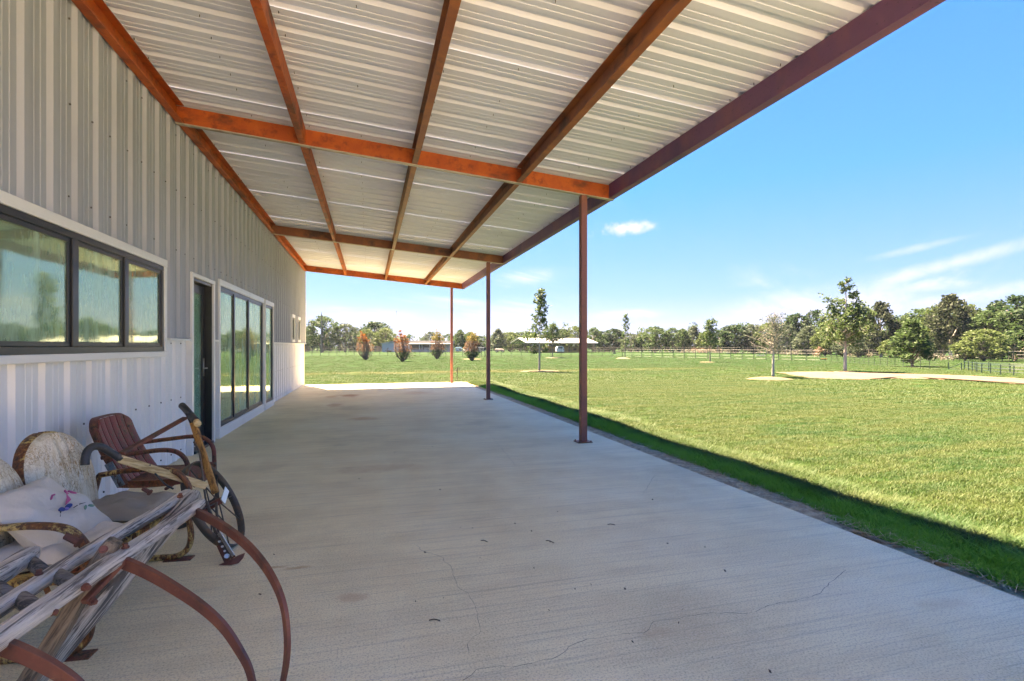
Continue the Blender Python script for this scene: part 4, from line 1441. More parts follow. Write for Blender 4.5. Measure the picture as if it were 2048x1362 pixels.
for i, (x, yt, w, zc, kd, lb) in enumerate(row):
    lb = lb or OWN.get((x, zc))
    if lb:
        plant_tree('tree', x, yt, w, zc, kd, lb)
    else:
        if x < 1140:
            lb, gr = 'green tree standing behind the open barn roof', 'trees behind the open barn'
        elif x < 1480:
            lb, gr = 'leafy tree in the far row between the near porch post and the broad dark tree', 'trees in the far row beyond the wire fence'
        elif x < 1760:
            lb, gr = 'leafy tree of the wood between the half bare tree and the ragged cedar', 'trees of the wood behind the saplings'
        else:
            lb, gr = 'leafy tree of the wood at right behind the round tree and the pipe pen', 'trees of the right hand wood'
        plant_tree('tree', x, yt, w, zc, kd, lb, gr)

# dense understory that closes the wood
g = np.random.default_rng(21)
C, RD, N = [], [], []
lineup = [(560, 128, 4.2), (760, 136, 4.2), (860, 150, 3.2), (1000, 136, 4.0), (1180, 128, 4.4), (1320, 114, 4.2), (1460, 100, 4.2), (1600, 88, 4.4), (1700, 80, 4.2), (1800, 72, 4.2), (1900, 66, 4.6), (2000, 63, 4.9), (2140, 62, 5.2), (2400, 62, 5.2)]
for (xa, za, ha), (xb, zb, hb) in zip(lineup[:-1], lineup[1:]):
    A, B = gxy(xa, za), gxy(xb, zb)
    L_ = (B - A).length
    for i in range(int(L_ / 0.9)):
        f_ = (i + g.random()) / max(1, int(L_ / 0.9))
        q = A.lerp(B, f_)
        h_ = (ha + (hb - ha) * f_) * (1.05 + 0.22 * math.sin(i * 0.9) + 0.1 * g.normal())
        for zz in (0.15, 0.38, 0.60, 0.80):
            C.append((q.x + g.normal() * 0.8, q.y + g.normal() * 0.8, h_ * zz * (0.8 + 0.4 * g.random())))
            RD.append(1.15)
            N.append(60)
tag(link('understory', leaf_cloud('understory', C, RD, N, 0.42, M['leaf_mid'], 5)), kind='stuff')
# pale brush along the wood's edge at right
C, RD, N = [], [], []
for (xa, za), (xb, zb), h_ in (((1700, 62), (1745, 58), 0.55), ((1800, 52), (1910, 46), 0.5), ((1360, 92), (1480, 90), 0.7), ((1560, 80), (1640, 70), 0.6)):
    A, B = gxy(xa, za), gxy(xb, zb)
    k = int((B - A).length / 0.35)
    for i in range(k):
        q = A.lerp(B, (i + g.random()) / k)
        C.append((q.x, q.y, h_ * (0.3 + 0.5 * g.random())))
        RD.append(0.4)
        N.append(30)
M['leaf_brush'] = leafmat('dry_brush_leaves', (0.168, 0.157, 0.112), (0.235, 0.224, 0.179), (0.146, 0.123, 0.090))
tag(link('dry_brush', leaf_cloud('dry_brush', C, RD, N, 0.16, M['leaf_brush'], 6)), kind='stuff')
C = []
RD = []
N = []
for i in range(60):
    q = gxy(1384 + g.random() * 90, 95 + g.random() * 6)
    C.append((q.x, q.y, 0.5 * g.random() + 0.2))
    RD.append(0.5)
    N.append(22)
q = gxy(1633, 62)
C += [(q.x, q.y, 0.5), (q.x + 0.4, q.y, 0.9)]
RD += [0.6, 0.5]
N += [60, 50]
tag(link('reddish_brush', leaf_cloud('reddish_brush', C, RD, N, 0.2, M['leaf_tan'], 9)), kind='stuff')


# ---- young trees on the lawn, each grown branch by branch
def young_tree(name, base, H, spec, label, leaf_mat, bark, seed, leaf=0.12, lean=(0, 0), trunk_r=0.05, cat='tree'):
    """spec: list of (height fraction, azimuth deg, length m, rise 0..1, leaves, clump radius)"""
    r_ = random.Random(seed)
    o = thing(name, (base.x, base.y, GRASS_Z), label, cat)
    mb = MB()
    tp = curve([(0, 0, -0.02), (lean[0] * 0.3 + r_.uniform(-.02, .02), lean[1] * 0.3, H * 0.3), (lean[0] * 0.7 + r_.uniform(-.04, .04), lean[1] * 0.7, H * 0.65), (lean[0], lean[1], H * 0.97)], 6)
    rad = [trunk_r * (1 - 0.88 * i / (len(tp) - 1)) for i in range(len(tp))]
    mb.limb(tp, rad, 8)
    C, RD, N = [], [], []
    for hf, az, ln, rise, nl, cr in spec:
        f_ = hf * (len(tp) - 1)
        i = min(int(f_), len(tp) - 2)
        s0 = tp[i].lerp(tp[i + 1], f_ - i)
        a = R(az) - YAW                     # 0 = to the right in the photo
        d = Vector((math.cos(a), math.sin(a), 0))
        e = s0 + d * ln + Vector((0, 0, ln * rise))
        mid = s0.lerp(e, 0.5) + Vector((r_.uniform(-.05, .05), r_.uniform(-.05, .05), 0.06 * ln))
        r0 = max(0.006, trunk_r * (1 - hf) * 0.5)
        pts = curve([s0, mid, e], 4)
        mb.limb(pts, [r0 * (1 - 0.8 * k / (len(pts) - 1)) for k in range(len(pts))], 5)
        # side twigs
        for k in range(3 + int(ln * 2)):
            t0 = pts[min(len(pts) - 1, 2 + int(r_.random() * (len(pts) - 2)))]
            te = t0 + Vector((r_.uniform(-1, 1), r_.uniform(-1, 1), r_.uniform(0.1, 1.0))) * (0.12 + ln * 0.22)
            mb.limb([t0, te], [r0 * 0.35, r0 * 0.1], 4)
            if nl:
                C.append(te)
                RD.append(cr * 0.7)
                N.append(max(1, int(nl * 0.16)))
        if nl:
            for f2, m_ in ((1.0, 0.5), (0.7, 0.35), (0.45, 0.2)):
                C.append(s0.lerp(e, f2))
                RD.append(cr * (1.0 if f2 == 1 else 0.8))
                N.append(max(1, int(nl * m_)))
    link('trunk', mesh('trunk', mb, bark, True), o)
    if C:
        link('crown', leaf_cloud('crown', C, RD, N, leaf, leaf_mat, seed, flat=1.0, droop=0.35), o)
    return o


def auto_spec(seed, n, h0, h1, wfun, leaves, clump, rise=(0.3, 0.8)):
    r_ = random.Random(seed)
    out_ = []
    for i in range(n):
        hf = h0 + (h1 - h0) * (i / max(1, n - 1))
        out_.append((hf, i * 137.5 + r_.uniform(-25, 25), wfun(hf) * r_.uniform(0.6, 1.1), r_.uniform(*rise), leaves, clump))
    return out_


ST = M['rust_dark']
M['stake'] = layered('dark_green_stake', (0.02, 0.035, 0.026), rough=0.5)
b1 = pz(1078, 742)
sp_ = auto_spec(3, 26, 0.42, 0.97, lambda h: 0.62 * (1.05 - h) ** 0.8 + 0.05, 34, 0.17)
sp_ += [(0.34, 178, 0.85, 0.55, 46, 0.2), (0.30, 172, 0.55, 0.15, 26, 0.16), (0.36, 150, 0.7, 0.9, 40, 0.2), (0.40, 200, 0.6, 0.7, 34, 0.18), (0.30, 20, 0.35, 0.3, 26, 0.15), (0.27, 190, 0.35, -0.1, 26, 0.14), (0.26, 5, 0.4, 0.25, 24, 0.15)]
o = young_tree('sapling', b1, 4.52, sp_, 'tall staked sapling in front of the open barn, left of the near porch post', M['leaf_sapling'], M['bark_pale'], 3, 0.13, (0.12, 0), 0.045)
mb = MB().box(0.03, 0.075, -0.02, 0.02, -0.05, 1.35)
obj('stake', mb, M['stake'], o)
b2 = pz(1105, 715)
sp_ = auto_spec(5, 24, 0.36, 0.9, lambda h: 1.5 * (1.08 - h) ** 0.9, 46, 0.32) + [(0.6, 12, 1.75, 0.75, 50, 0.3), (0.55, 30, 1.5, 0.5, 46, 0.3), (0.5, 185, 1.5, 0.5, 46, 0.34), (0.45, 0, 1.2, 0.5, 46, 0.34)]
young_tree('sapling', b2, 4.25, sp_, 'shorter bushy sapling right behind the tall staked one', M['leaf_sapling'], M['bark'], 5, 0.17, (0.0, 0), 0.06)
b3 = pz(1250, 714.5)
sp_ = auto_spec(8, 22, 0.2, 0.97, lambda h: 0.85 * (1.02 - h) ** 0.7 + 0.06, 20, 0.2, (0.5, 1.1))
young_tree('sapling', b3, 5.3, sp_, 'slender sparse sapling just right of the near porch post', M['leaf_sapling'], M['bark'], 8, 0.19, (0.1, 0), 0.06)
b4 = pz(1420, 723)
sp_ = auto_spec(9, 24, 0.34, 0.95, lambda h: 1.15 * (1.05 - h) ** 0.6, 36, 0.27, (0.4, 1.0))
young_tree('sapling', b4, 3.7, sp_, 'yellowish sapling midway across the far lawn with a thin dark trunk', M['leaf_sapling'], M['bark'], 9, 0.16, (0.0, 0), 0.055)
# half bare tree
b5 = pz(1546, 753)
sp_ = auto_spec(13, 30, 0.36, 0.84, lambda h: 0.95 * (1.05 - h) ** 0.7, 50, 0.20, (0.15, 0.7))
sp_ += [(0.40, 176, 0.95, 0.25, 0, 0), (0.44, 170, 1.0, 0.5, 0, 0), (0.5, 186, 0.85, 0.7, 0, 0), (0.36, 180, 0.8, 0.05, 0, 0), (0.55, 165, 0.7, 0.9, 0, 0),
        (0.68, 25, 0.42, 1.4, 0, 0), (0.72, 150, 0.36, 1.5, 0, 0), (0.76, 60, 0.3, 1.8, 0, 0), (0.7, 200, 0.34, 1.5, 0, 0), (0.62, 10, 0.55, 1.0, 0, 0), (0.8, 100, 0.2, 2.2, 0, 0), (0.8, 0, 0.26, 2.0, 0, 0)]
sp_ += auto_spec(14, 60, 0.36, 0.9, lambda h: 0.75 * (1.05 - h) ** 0.6, 0, 0, (0.3, 1.3))
young_tree('half_bare_tree', b5, 3.12, sp_, 'half bare tree with silvery twigs and thin leaves on a straw ring', M['leaf_grey'], M['bark_pale'], 13, 0.055, (0.10, 0.0), 0.062)
# tall sapling at right
b6 = pz(1690, 742)
H6 = 5.0
sp_ = [(0.97, 0, 0.16, 1.2, 60, 0.17), (0.93, 160, 0.22, 0.8, 60, 0.18), (0.90, 20, 0.30, 0.4, 60, 0.2), (0.86, 190, 0.25, 0.5, 50, 0.18), (0.82, 10, 0.65, -0.05, 70, 0.2), (0.80, 15, 0.5, 0.3, 50, 0.2),
       (0.70, 176, 0.95, 0.45, 90, 0.24), (0.66, 185, 0.9, 0.15, 80, 0.22), (0.73, 90, 0.3, 0.6, 60, 0.2), (0.68, 30, 0.4, 0.5, 70, 0.24), (0.60, 8, 1.25, 0.35, 110, 0.26), (0.56, 0, 1.35, 0.30, 100, 0.24),
       (0.62, 4, 0.95, 0.6, 90, 0.24), (0.55, 20, 1.1, 0.5, 90, 0.26)]
sp_ += auto_spec(17, 40, 0.29, 0.62, lambda h: 1.25 * (1.0 - abs(h - 0.40) * 1.6) + 0.1, 62, 0.27, (0.1, 0.55))
young_tree('sapling', b6, H6, sp_, 'tallest leafy sapling with an open pointed top beside the bare soil', M['leaf_sapling'], M['bark_pale'], 17, 0.13, (0.06, 0), 0.085)
# compact round-crowned tree
b7 = pz(1825, 732)
o = thing('round_tree', (b7.x, b7.y, GRASS_Z), 'compact dense cone crowned tree with a short red brown trunk', 'tree', 0.6)
for nm, me in zip(('trunk', 'crown'), TREES['cone_a']):
    link(nm, me, o)
o.scale = (3.9, 3.9, 3.08)
# straw rings and low mounds
def ring(px_, py_, rx, ry, seed, dome=0.05):
    q = pz(px_, py_)
    patch('straw_mulch', [(q.x + rx * math.cos(a * 0.6283), q.y + ry * math.sin(a * 0.6283)) for a in range(10)], M['straw'], 0.0, dome, seed)
ring(1538, 757.5, 0.95, 0.75, 3, 0.07)
ring(1246, 717, 0.75, 0.9, 4, 0.12)
ring(1414, 724, 0.6, 0.6, 5, 0.02)
ring(1079, 742, 1.1, 0.6, 6, 0.02)
ring(1110, 715.5, 1.2, 0.8, 7, 0.05)
ring(944, 718, 1.0, 1.2, 8, 0.02)
ring(1690, 743, 0.6, 0.4, 9, 0.02)

# ---- half dead flame shaped bushes
def dead_bush(px_, py_, top, w, label, topmat, seed, green):
    q = pz(px_, py_)
    zc = q.x * _s + q.y * _c
    H = CAM_H + (692 - top) * mpp(zc)
    W = w * mpp(zc) / 2
    r_ = random.Random(seed)
    o = thing('dying_bush', (q.x, q.y, GRASS_Z), label, 'bush', 0, 'half dead bushes in a row beyond the slab')
    mb = MB()
    Ct, Cm, Cb = [], [], []
    LN = r_.uniform(-0.10, 0.12)
    for i in range(38):
        a = i * 2.399
        sp2 = r_.random() ** 0.6
        hh = H * (1 - 0.36 * sp2 ** 1.6) * (r_.uniform(0.5, 1.0) if i > 5 else r_.uniform(0.85, 1.0))
        bulge = W * sp2 * r_.uniform(0.8, 1.12)
        pts = curve([(0.06 * math.cos(a), 0.06 * math.sin(a), 0), (bulge * 0.55 * math.cos(a), bulge * 0.55 * math.sin(a), hh * 0.25),
                     (bulge * 1.0 * math.cos(a), bulge * math.sin(a), hh * 0.6), (bulge * 0.75 * math.cos(a) + LN * hh, bulge * 0.75 * math.sin(a), hh)], 4)
        mb.limb(pts, [0.035 * (1 - 0.85 * k / (len(pts) - 1)) for k in range(len(pts))], 5)
        for k in range(5, len(pts)):
            zf = pts[k].z / H
            (Ct if zf > 0.62 else (Cm if zf > 0.30 else Cb)).append(pts[k])
    for i in range(22 if green else 10):
        a = r_.uniform(0, 6.283)
        e = Vector((math.cos(a) * W * r_.uniform(0.6, 1.25), math.sin(a) * W * 0.9, H * r_.uniform(0.16, 0.34)))
        mb.limb([(0, 0, 0), e * 0.5 + Vector((0, 0, 0.05)), e], [0.02, 0.014, 0.004], 4)
        if green:
            Cb += [e, e * 0.7]
    link('stems', mesh('stems', mb, M['bark'], True), o)
    def cloud(nm, C, per, rad, sz, mt):
        if C:
            link(nm, leaf_cloud(nm, C, [rad] * len(C), [per] * len(C), sz, M[mt], seed), o)['kind'] = 'stuff'
    cloud('top_foliage', Ct, 20, 0.15, 0.10, topmat)
    cloud('dead_foliage', Cm, 7, 0.17, 0.085, 'leaf_tan')
    cloud('dead_foliage', Cm[::3], 5, 0.17, 0.085, 'leaf_orange')
    if green:
        cloud('green_shoots', Cb, 9, 0.14, 0.085, 'leaf_shoot')
    else:
        cloud('green_shoots', Cb[::3], 4, 0.12, 0.06, 'leaf_shoot')
dead_bush(731, 719, 661, 36, 'leftmost dying bush, flame shaped and orange with a bare brown base', 'leaf_orange', 31, False)
dead_bush(805, 722.5, 659, 42, 'dying bush with orange tip and green base in front of the long shed wall', 'leaf_orange', 32, True)
dead_bush(874, 717, 657, 34, 'dying bush with an olive green tip beside the far porch post', 'leaf_bushtop', 33, True)
dead_bush(944, 721, 657, 32, 'narrowest dying bush, green tipped, between the two farther porch posts', 'leaf_bushtop', 34, True)

# thin summer haze over the whole place
HZ = bpy.data.materials.new('thin_haze')
HZ.use_nodes = True
t = HZ.node_tree
t.nodes.clear()
hv = NN(t, 'ShaderNodeVolumePrincipled', Color=(0.80, 0.88, 1.0, 1), Density=0.00014, Anisotropy=0.3)
ho = NN(t, 'ShaderNodeOutputMaterial')
t.links.new(hv.outputs['Volume'], ho.inputs['Volume'])
tag(obj('haze', MB().box(-260, 420, -220, 420, -1.2, 14.0), HZ), kind='stuff')

# ------------------------------------------------------------------ fences
M['post_wood'] = layered('grey_fence_post', (0.120, 0.108, 0.093), [((0.072, 0.060, 0.051), 3, 0.5, 0.7, None, 4)], rough=0.9)
M['tpost'] = layered('dark_steel_post', (0.05, 0.058, 0.045), rough=0.6)
M['wire'] = layered('fence_wire', (0.055, 0.055, 0.048), rough=0.5)
M['pipe'] = layered('green_black_pipe', (0.022, 0.045, 0.034), rough=0.45)


def fence_line(name, pts, step, hgt, rad, postmat, wires, wire_r, label, cat='fence', sides=6, jitter=0.0, group=None, square=False, rails=None):
    o = thing(name, (0, 0, 0), label, cat, group=group)
    r_ = random.Random(len(label))
    P = [Vector((a, b_, GRASS_Z)) for a, b_ in pts]
    me = mesh('post', MB().tube([(0, 0, -0.1), (0, 0, hgt)], rad, sides), postmat)
    n_ = 0
    for a, b_ in zip(P[:-1], P[1:]):
        k = max(1, int(round((b_ - a).length / step)))
        for i in range(k):
            q = a.lerp(b_, i / k)
            po = link('post', me, o)
            po.location = q + Vector((r_.uniform(-jitter, jitter), r_.uniform(-jitter, jitter), 0))
            po.rotation_euler = (r_.uniform(-.03, .03), r_.uniform(-.03, .03), r_.uniform(0, 3))
            po.scale = (1, 1, r_.uniform(0.93, 1.06))
            n_ += 1
    mb = MB()
    for w in wires:
        for a, b_ in zip(P[:-1], P[1:]):
            mb.tube([a + Vector((0, 0, w)), b_ + Vector((0, 0, w))], wire_r, 4)
    if mb.f:
        obj('wire', mb, M['wire'], o)
    for w, rr in (rails or ()):
        for a, b_ in zip(P[:-1], P[1:]):
            obj('rail', MB().tube([a + Vector((0, 0, w)), b_ + Vector((0, 0, w))], rr, 6), postmat, o)
    return o


def g2(px_, py_):
    q = pz(px_, py_, GRASS_Z)
    return (q.x, q.y)


fence_line('wire_fence', [g2(575, 711.5), g2(760, 712), (12.5, 63.5), g2(1245, 714.2), g2(1440, 717.8), g2(1640, 722.5)], 1.28, 1.05, 0.028, M['tpost'], (0.12, 0.4, 0.7, 0.98), 0.006,
           'long dark wire fence on thin steel posts crossing the whole lawn', jitter=0.03)
fence_line('wire_fence', [g2(1640, 722.5), g2(1700, 726), g2(1760, 731), g2(1880, 740)], 0.92, 0.56, 0.014, M['tpost'], (0.06, 0.2, 0.36, 0.5), 0.004,
           'wire fence running from the tall sapling to the pipe gate at right', jitter=0.02)
fence_line('wooden_fence', [gxy(590, 108)[:2], gxy(760, 108)[:2]], 0.95, 1.35, 0.06, M['post_wood'], (0.4, 0.8, 1.2), 0.005,
           'grey wooden post fence behind the utility pole at left', jitter=0.05, rails=((0.45, 0.05), (1.15, 0.05)))
fence_line('wooden_fence', [gxy(1180, 104)[:2], gxy(1330, 98)[:2], gxy(1480, 88)[:2], gxy(1600, 74)[:2]], 1.0, 1.25, 0.042, M['post_wood'], (0.35, 0.7, 1.1), 0.005,
           'grey wooden post fence along the far wood right of the barn', jitter=0.06)
fence_line('wooden_fence', [gxy(1600, 72)[:2], gxy(1760, 60)[:2], gxy(1900, 50)[:2], gxy(2100, 43)[:2]], 0.85, 1.0, 0.035, M['post_wood'], (0.3, 0.6, 0.9), 0.008,
           'grey post fence at the foot of the right hand wood', jitter=0.05)
fence_line('pipe_fence', [g2(1929, 739), g2(1963, 745.5), g2(2001, 749.5), g2(2027.5, 751), g2(2120, 756)], 1.05, 0.50, 0.026, M['pipe'], (), 0.01,
           'nearer dark pipe fence of the pen at the right edge', rails=((0.14, 0.014), (0.30, 0.014), (0.46, 0.018)))
fence_line('pipe_fence', [g2(1950, 740.5), g2(1977, 742), g2(2020, 744.5), g2(2110, 748)], 1.3, 0.46, 0.024, M['pipe'], (), 0.01,
           'farther dark pipe fence of the pen behind the nearer one', rails=((0.15, 0.012), (0.30, 0.012), (0.43, 0.015)))
# braced end of the wire fence
a, b_ = Vector((*g2(1897, 739), GRASS_Z)), Vector((*g2(1923, 740.2), GRASS_Z))
o = thing('fence_brace', tuple(a), 'dark diagonal fence brace between two posts left of the pipe pen', 'fence brace')
d = b_ - a
obj('post', MB().cyl((0, 0, -0.1), (0, 0, 0.42), 0.024, 8), M['pipe'], o)
obj('post', MB().cyl(d + Vector((0, 0, -0.1)), d + Vector((0, 0, 0.42)), 0.024, 8), M['pipe'], o)
obj('diagonal', MB().cyl((0, 0, 0.06), d + Vector((0, 0, 0.39)), 0.018, 8), M['pipe'], o)
obj('rail', MB().cyl((0, 0, 0.03), d + Vector((0, 0, 0.03)), 0.010, 6), M['pipe'], o)
# overhead pipe frame at the right edge
zc = 48
o = thing('overhead_frame', tuple(gxy(2018, zc)), 'thin grey overhead pipe frame before the wood at the right edge', 'frame', -YAW)
k = mpp(zc)
obj('upright', MB().cyl((0, 0, -0.1), (0, 0, CAM_H - 5 * k), 0.035, 8), M['post_wood'], o)
obj('upright', MB().cyl((4.4, 0, -0.1), (4.4, 0, CAM_H - 5 * k), 0.035, 8), M['post_wood'], o)
obj('crossbar', MB().cyl((-0.25, 0, CAM_H - 5 * k), (4.7, 0, CAM_H - 5 * k), 0.035, 8), M['post_wood'], o)

# ------------------------------------------------------------------ far farmyard
M['wall_blue'] = layered('pale_shed_wall', (0.310, 0.329, 0.360), [((0.273, 0.291, 0.322), 1.5, 0.45, 0.7, (3, 3, 0.5), 3)], rough=0.6)
M['wall_tan'] = layered('tan_fascia', (0.285, 0.260, 0.211), rough=0.6)
M['white'] = layered('white_paint', (0.484, 0.484, 0.471), rough=0.5)
M['shade_wall'] = layered('dark_grey_wall', (0.062, 0.068, 0.074), rough=0.7)
M['yellow'] = layered('ochre_wall', (0.341, 0.248, 0.081), [((0.291, 0.211, 0.068), 1.2, 0.45, 0.7, None, 3)], rough=0.7)
M['darkglass'] = layered('dark_window', (0.019, 0.022, 0.025), rough=0.15)
M['redpaint'] = layered('faded_red_panel', (0.248, 0.062, 0.062), rough=0.6)
M['teal'] = layered('pale_blue_paint', (0.155, 0.322, 0.384), rough=0.4)
M['tyre'] = layered('black_tyre', (0.012, 0.012, 0.012), rough=0.8)
M['timber'] = layered('dark_timber', (0.062, 0.053, 0.043), rough=0.9)
M['beige'] = layered('beige_panel', (0.279, 0.236, 0.186), [((0.211, 0.161, 0.124), 1.2, 0.45, 0.6, None, 2)], rough=0.5)


def local(name, px_, zc, label, cat, rz=None, group=None):
    return thing(name, tuple(gxy(px_, zc)), label, cat, -YAW if rz is None else rz, group)


# long low shed with an awning: x right, y away, origin at its left front foot
zc = 113
k = mpp(zc)
def hz(ypx):
    return CAM_H + (692 - ypx) * k
o = local('long_shed', 790, zc, 'long low pale shed with a white awning beyond the orange bushes', 'shed', -YAW + R(7))
L_, Dp = 116 * k, 9.0
zt, zl = hz(681.5), hz(687)
mb = MB()
mb.box(0, L_, 0, Dp, 0, zt - 0.55)
obj('wall', mb, M['wall_blue'], o)
mb = MB()
mb.add([(-2.9, 0.6, 0), (0, 0, 0), (0, Dp, 0), (-2.9, Dp, 0), (-2.9, 0.6, zl - 0.1), (0, 0, zt - 0.2), (0, Dp, zt - 0.2), (-2.9, Dp, zl - 0.1)],
       [(0, 3, 2, 1), (4, 5, 6, 7), (0, 1, 5, 4), (2, 3, 7, 6), (3, 0, 4, 7), (1, 2, 6, 5)])
obj('lean_to', mb, M['wall_blue'], o)
mb = MB()
mb.add([(-3.1, 0.4, zl), (0.0, -0.3, zt), (0.0, Dp + 0.2, zt), (-3.1, Dp + 0.2, zl), (-3.1, 0.4, zl - 0.1), (0.0, -0.3, zt - 0.1), (0.0, Dp + 0.2, zt - 0.1), (-3.1, Dp + 0.2, zl - 0.1)],
       [(3, 2, 1, 0), (4, 5, 6, 7), (0, 1, 5, 4), (1, 2, 6, 5), (2, 3, 7, 6), (3, 0, 4, 7)])
mb.box(0.004, L_ + 0.3, -0.35, Dp + 0.2, zt - 0.06, zt)
obj('roof', mb, M['white'], o)
obj('fascia', MB().box(0.1, L_ + 0.25, -0.30, -0.02, zt - 0.62, zt - 0.065), M['wall_tan'], o)
aw = MB()
ax0 = 28 * k
aw.add([(ax0, -0.31, hz(686.6)), (L_ - 0.4, -0.31, hz(686.6)), (L_ - 0.4, -2.2, hz(687.8)), (ax0, -2.2, hz(687.8)),
        (ax0, -0.31, hz(686.6) + .05), (L_ - 0.4, -0.31, hz(686.6) + .05), (L_ - 0.4, -2.2, hz(687.8) + .05), (ax0, -2.2, hz(687.8) + .05)],
       [(0, 3, 2, 1), (4, 5, 6, 7), (0, 1, 5, 4), (1, 2, 6, 5), (2, 3, 7, 6), (3, 0, 4, 7)])
awn = obj('awning', aw, M['white'], o)
for i in range(5):
    x = ax0 + 0.1 + (L_ - 0.7 - ax0) * i / 4
    obj('awning_post', MB().box(x - .05, x + .05, -2.15, -2.05, 0, hz(687.9)), M['white'], awn)
for x0, x1 in ((ax0 + 0.2, ax0 + 2.6), (ax0 + 3.0, ax0 + 6.2), (L_ - 3.6, L_ - 2.0)):
    f_ = obj('window', MB().box(x0, x1, -0.05, -0.004, 0.55, hz(689)), M['shade_wall'], o)
    obj('pane', MB().box(x0 + .1, x1 - .1, -0.07, -0.052, 0.65, hz(689) - .1), M['darkglass'], f_)
rl = MB()
for i in range(16):
    x = ax0 + 3.4 + i * 0.2
    rl.box(x, x + .06, -2.0, -1.94, 0, 0.85)
rl.box(ax0 + 3.3, ax0 + 6.6, -2.01, -1.93, 0.85, 0.93)
obj('porch_railing', rl, M['white'], o)
# trailer ramp by the shed end
o = local('small_trailer', 770, 108, 'small flat trailer with a raised ramp by the left end of the long shed', 'trailer')
obj('deck', MB().box(0, 1.5, 0, 1.2, 0.32, 0.42), M['shade_wall'], o)
obj('ramp', MB().bar((0.05, 0.1, 0.35), (0.55, 0.1, 0.95), 0.06, 0.06).bar((0.05, 1.1, 0.35), (0.55, 1.1, 0.95), 0.06, 0.06).bar((0.3, 0.1, 0.65), (0.3, 1.1, 0.65), 0.05, 0.05).bar((0.55, 0.1, 0.95), (0.55, 1.1, 0.95), 0.05, 0.05), M['post_wood'], o)
for x in (0.5, 0.95):
    obj('wheel', MB().cyl((x, -0.02, 0.18), (x, 0.14, 0.18), 0.18, 12), M['tyre'], o)
    obj('wheel', MB().cyl((x, 1.06, 0.18), (x, 1.22, 0.18), 0.18, 12), M['tyre'], o)
# red slatted panels
zc = 114
o = local('red_panel_rack', 751, zc, 'faded red slatted cattle panels left of the long shed', 'panel rack')
k = mpp(zc)
for i in range(4):
    x = i * 3.7 * k
    obj('upright', MB().box(x - .03, x + .03, -.03, .03, 0, hz(692.5)), M['redpaint'], o)
for i, z in enumerate((0.25, 0.5, 0.78, 1.02, 1.24)):
    obj('slat', MB().box(-.04, 11.3 * k, -.055, -.031, z - .075, z + .075), M['redpaint'], o)

# open barn: roof on posts with an ochre back wall
zc = 101
k = mpp(zc)
o = local('open_barn', 1055, zc, 'open sided barn with a white gable roof and an ochre back wall', 'barn', -YAW + R(20))
L_, W_ = 15.2, 8.6
ze, zr = hz(685.2), hz(675.2)
mb = MB()
def gab(x0, x1, th):
    mb.add([(x0, -0.4, ze), (x1, -0.4, ze), (x1, W_ / 2, zr), (x0, W_ / 2, zr), (x0, W_ + 0.4, ze), (x1, W_ + 0.4, ze),
            (x0, -0.4, ze - th), (x1, -0.4, ze - th), (x1, W_ / 2, zr - th), (x0, W_ / 2, zr - th), (x0, W_ + 0.4, ze - th), (x1, W_ + 0.4, ze - th)],
           [(0, 1, 2, 3), (3, 2, 5, 4), (7, 6, 9, 8), (8, 9, 10, 11), (0, 6, 7, 1), (4, 5, 11, 10), (0, 3, 9, 6), (3, 4, 10, 9), (1, 7, 8, 2), (2, 8, 11, 5)])
gab(-0.4, L_ + 0.4, 0.10)
obj('roof', mb, M['white'], o)
mb = MB()
for f_ in (0.0, 0.33, 0.66, 1.0):
    x = f_ * L_
    mb.bar((x, -0.1, ze - 0.2), (x, W_ + 0.1, ze - 0.2), 0.1, 0.12)
    mb.bar((x, -0.1, ze - 0.2), (x, W_ / 2, zr - 0.2), 0.1, 0.10)
    mb.bar((x, W_ + 0.1, ze - 0.2), (x, W_ / 2, zr - 0.2), 0.1, 0.10)
    mb.bar((x, W_ / 2, ze - 0.2), (x, W_ / 2, zr - 0.2), 0.08, 0.08)
    mb.bar((x, W_ * .25, ze - 0.2), (x, W_ / 2, zr - 0.5), 0.06, 0.06)
    mb.bar((x, W_ * .75, ze - 0.2), (x, W_ / 2, zr - 0.5), 0.06, 0.06)
obj('truss', mb, M['timber'], o)
for i in range(6):
    for y in (0, W_):
        x = L_ * i / 5
        obj('post', MB().box(x - .07, x + .07, y - .07, y + .07, 0, ze - 0.26), M['timber'], o)
bw = obj('back_wall', MB().box(2.2, L_ - 0.6, 3.0, 3.12, 0, hz(692.8)), M['yellow'], o)
for x in (5.0, 11.6):
    f_ = obj('window', MB().box(x, x + 0.75, 2.95, 2.998, 0.45, 0.95), M['timber'], bw)
    obj('pane', MB().box(x + .08, x + .67, 2.93, 2.948, 0.53, 0.87), M['darkglass'], bw)
mb = MB()
for i in range(22):
    x = 3.0 + i * 0.28
    mb.box(x, x + .05, 2.2, 2.25, 0, 0.55)
mb.box(2.9, 9.2, 2.2, 2.26, 0.5, 0.58)
mb.box(2.9, 9.2, 2.2, 2.26, 0.2, 0.27)
obj('stall_rail', mb, M['timber'], o)


def wheels(o, xs_, y0, y1, r_):
    for x in xs_:
        for y in (y0, y1):
            w = obj('wheel', MB().cyl((x, y - .09, r_), (x, y + .09, r_), r_, 14), M['tyre'], o)
            obj('rim', MB().cyl((x, y - .1, r_), (x, y + .1, r_), r_ * .5, 10), M['steel'], w)


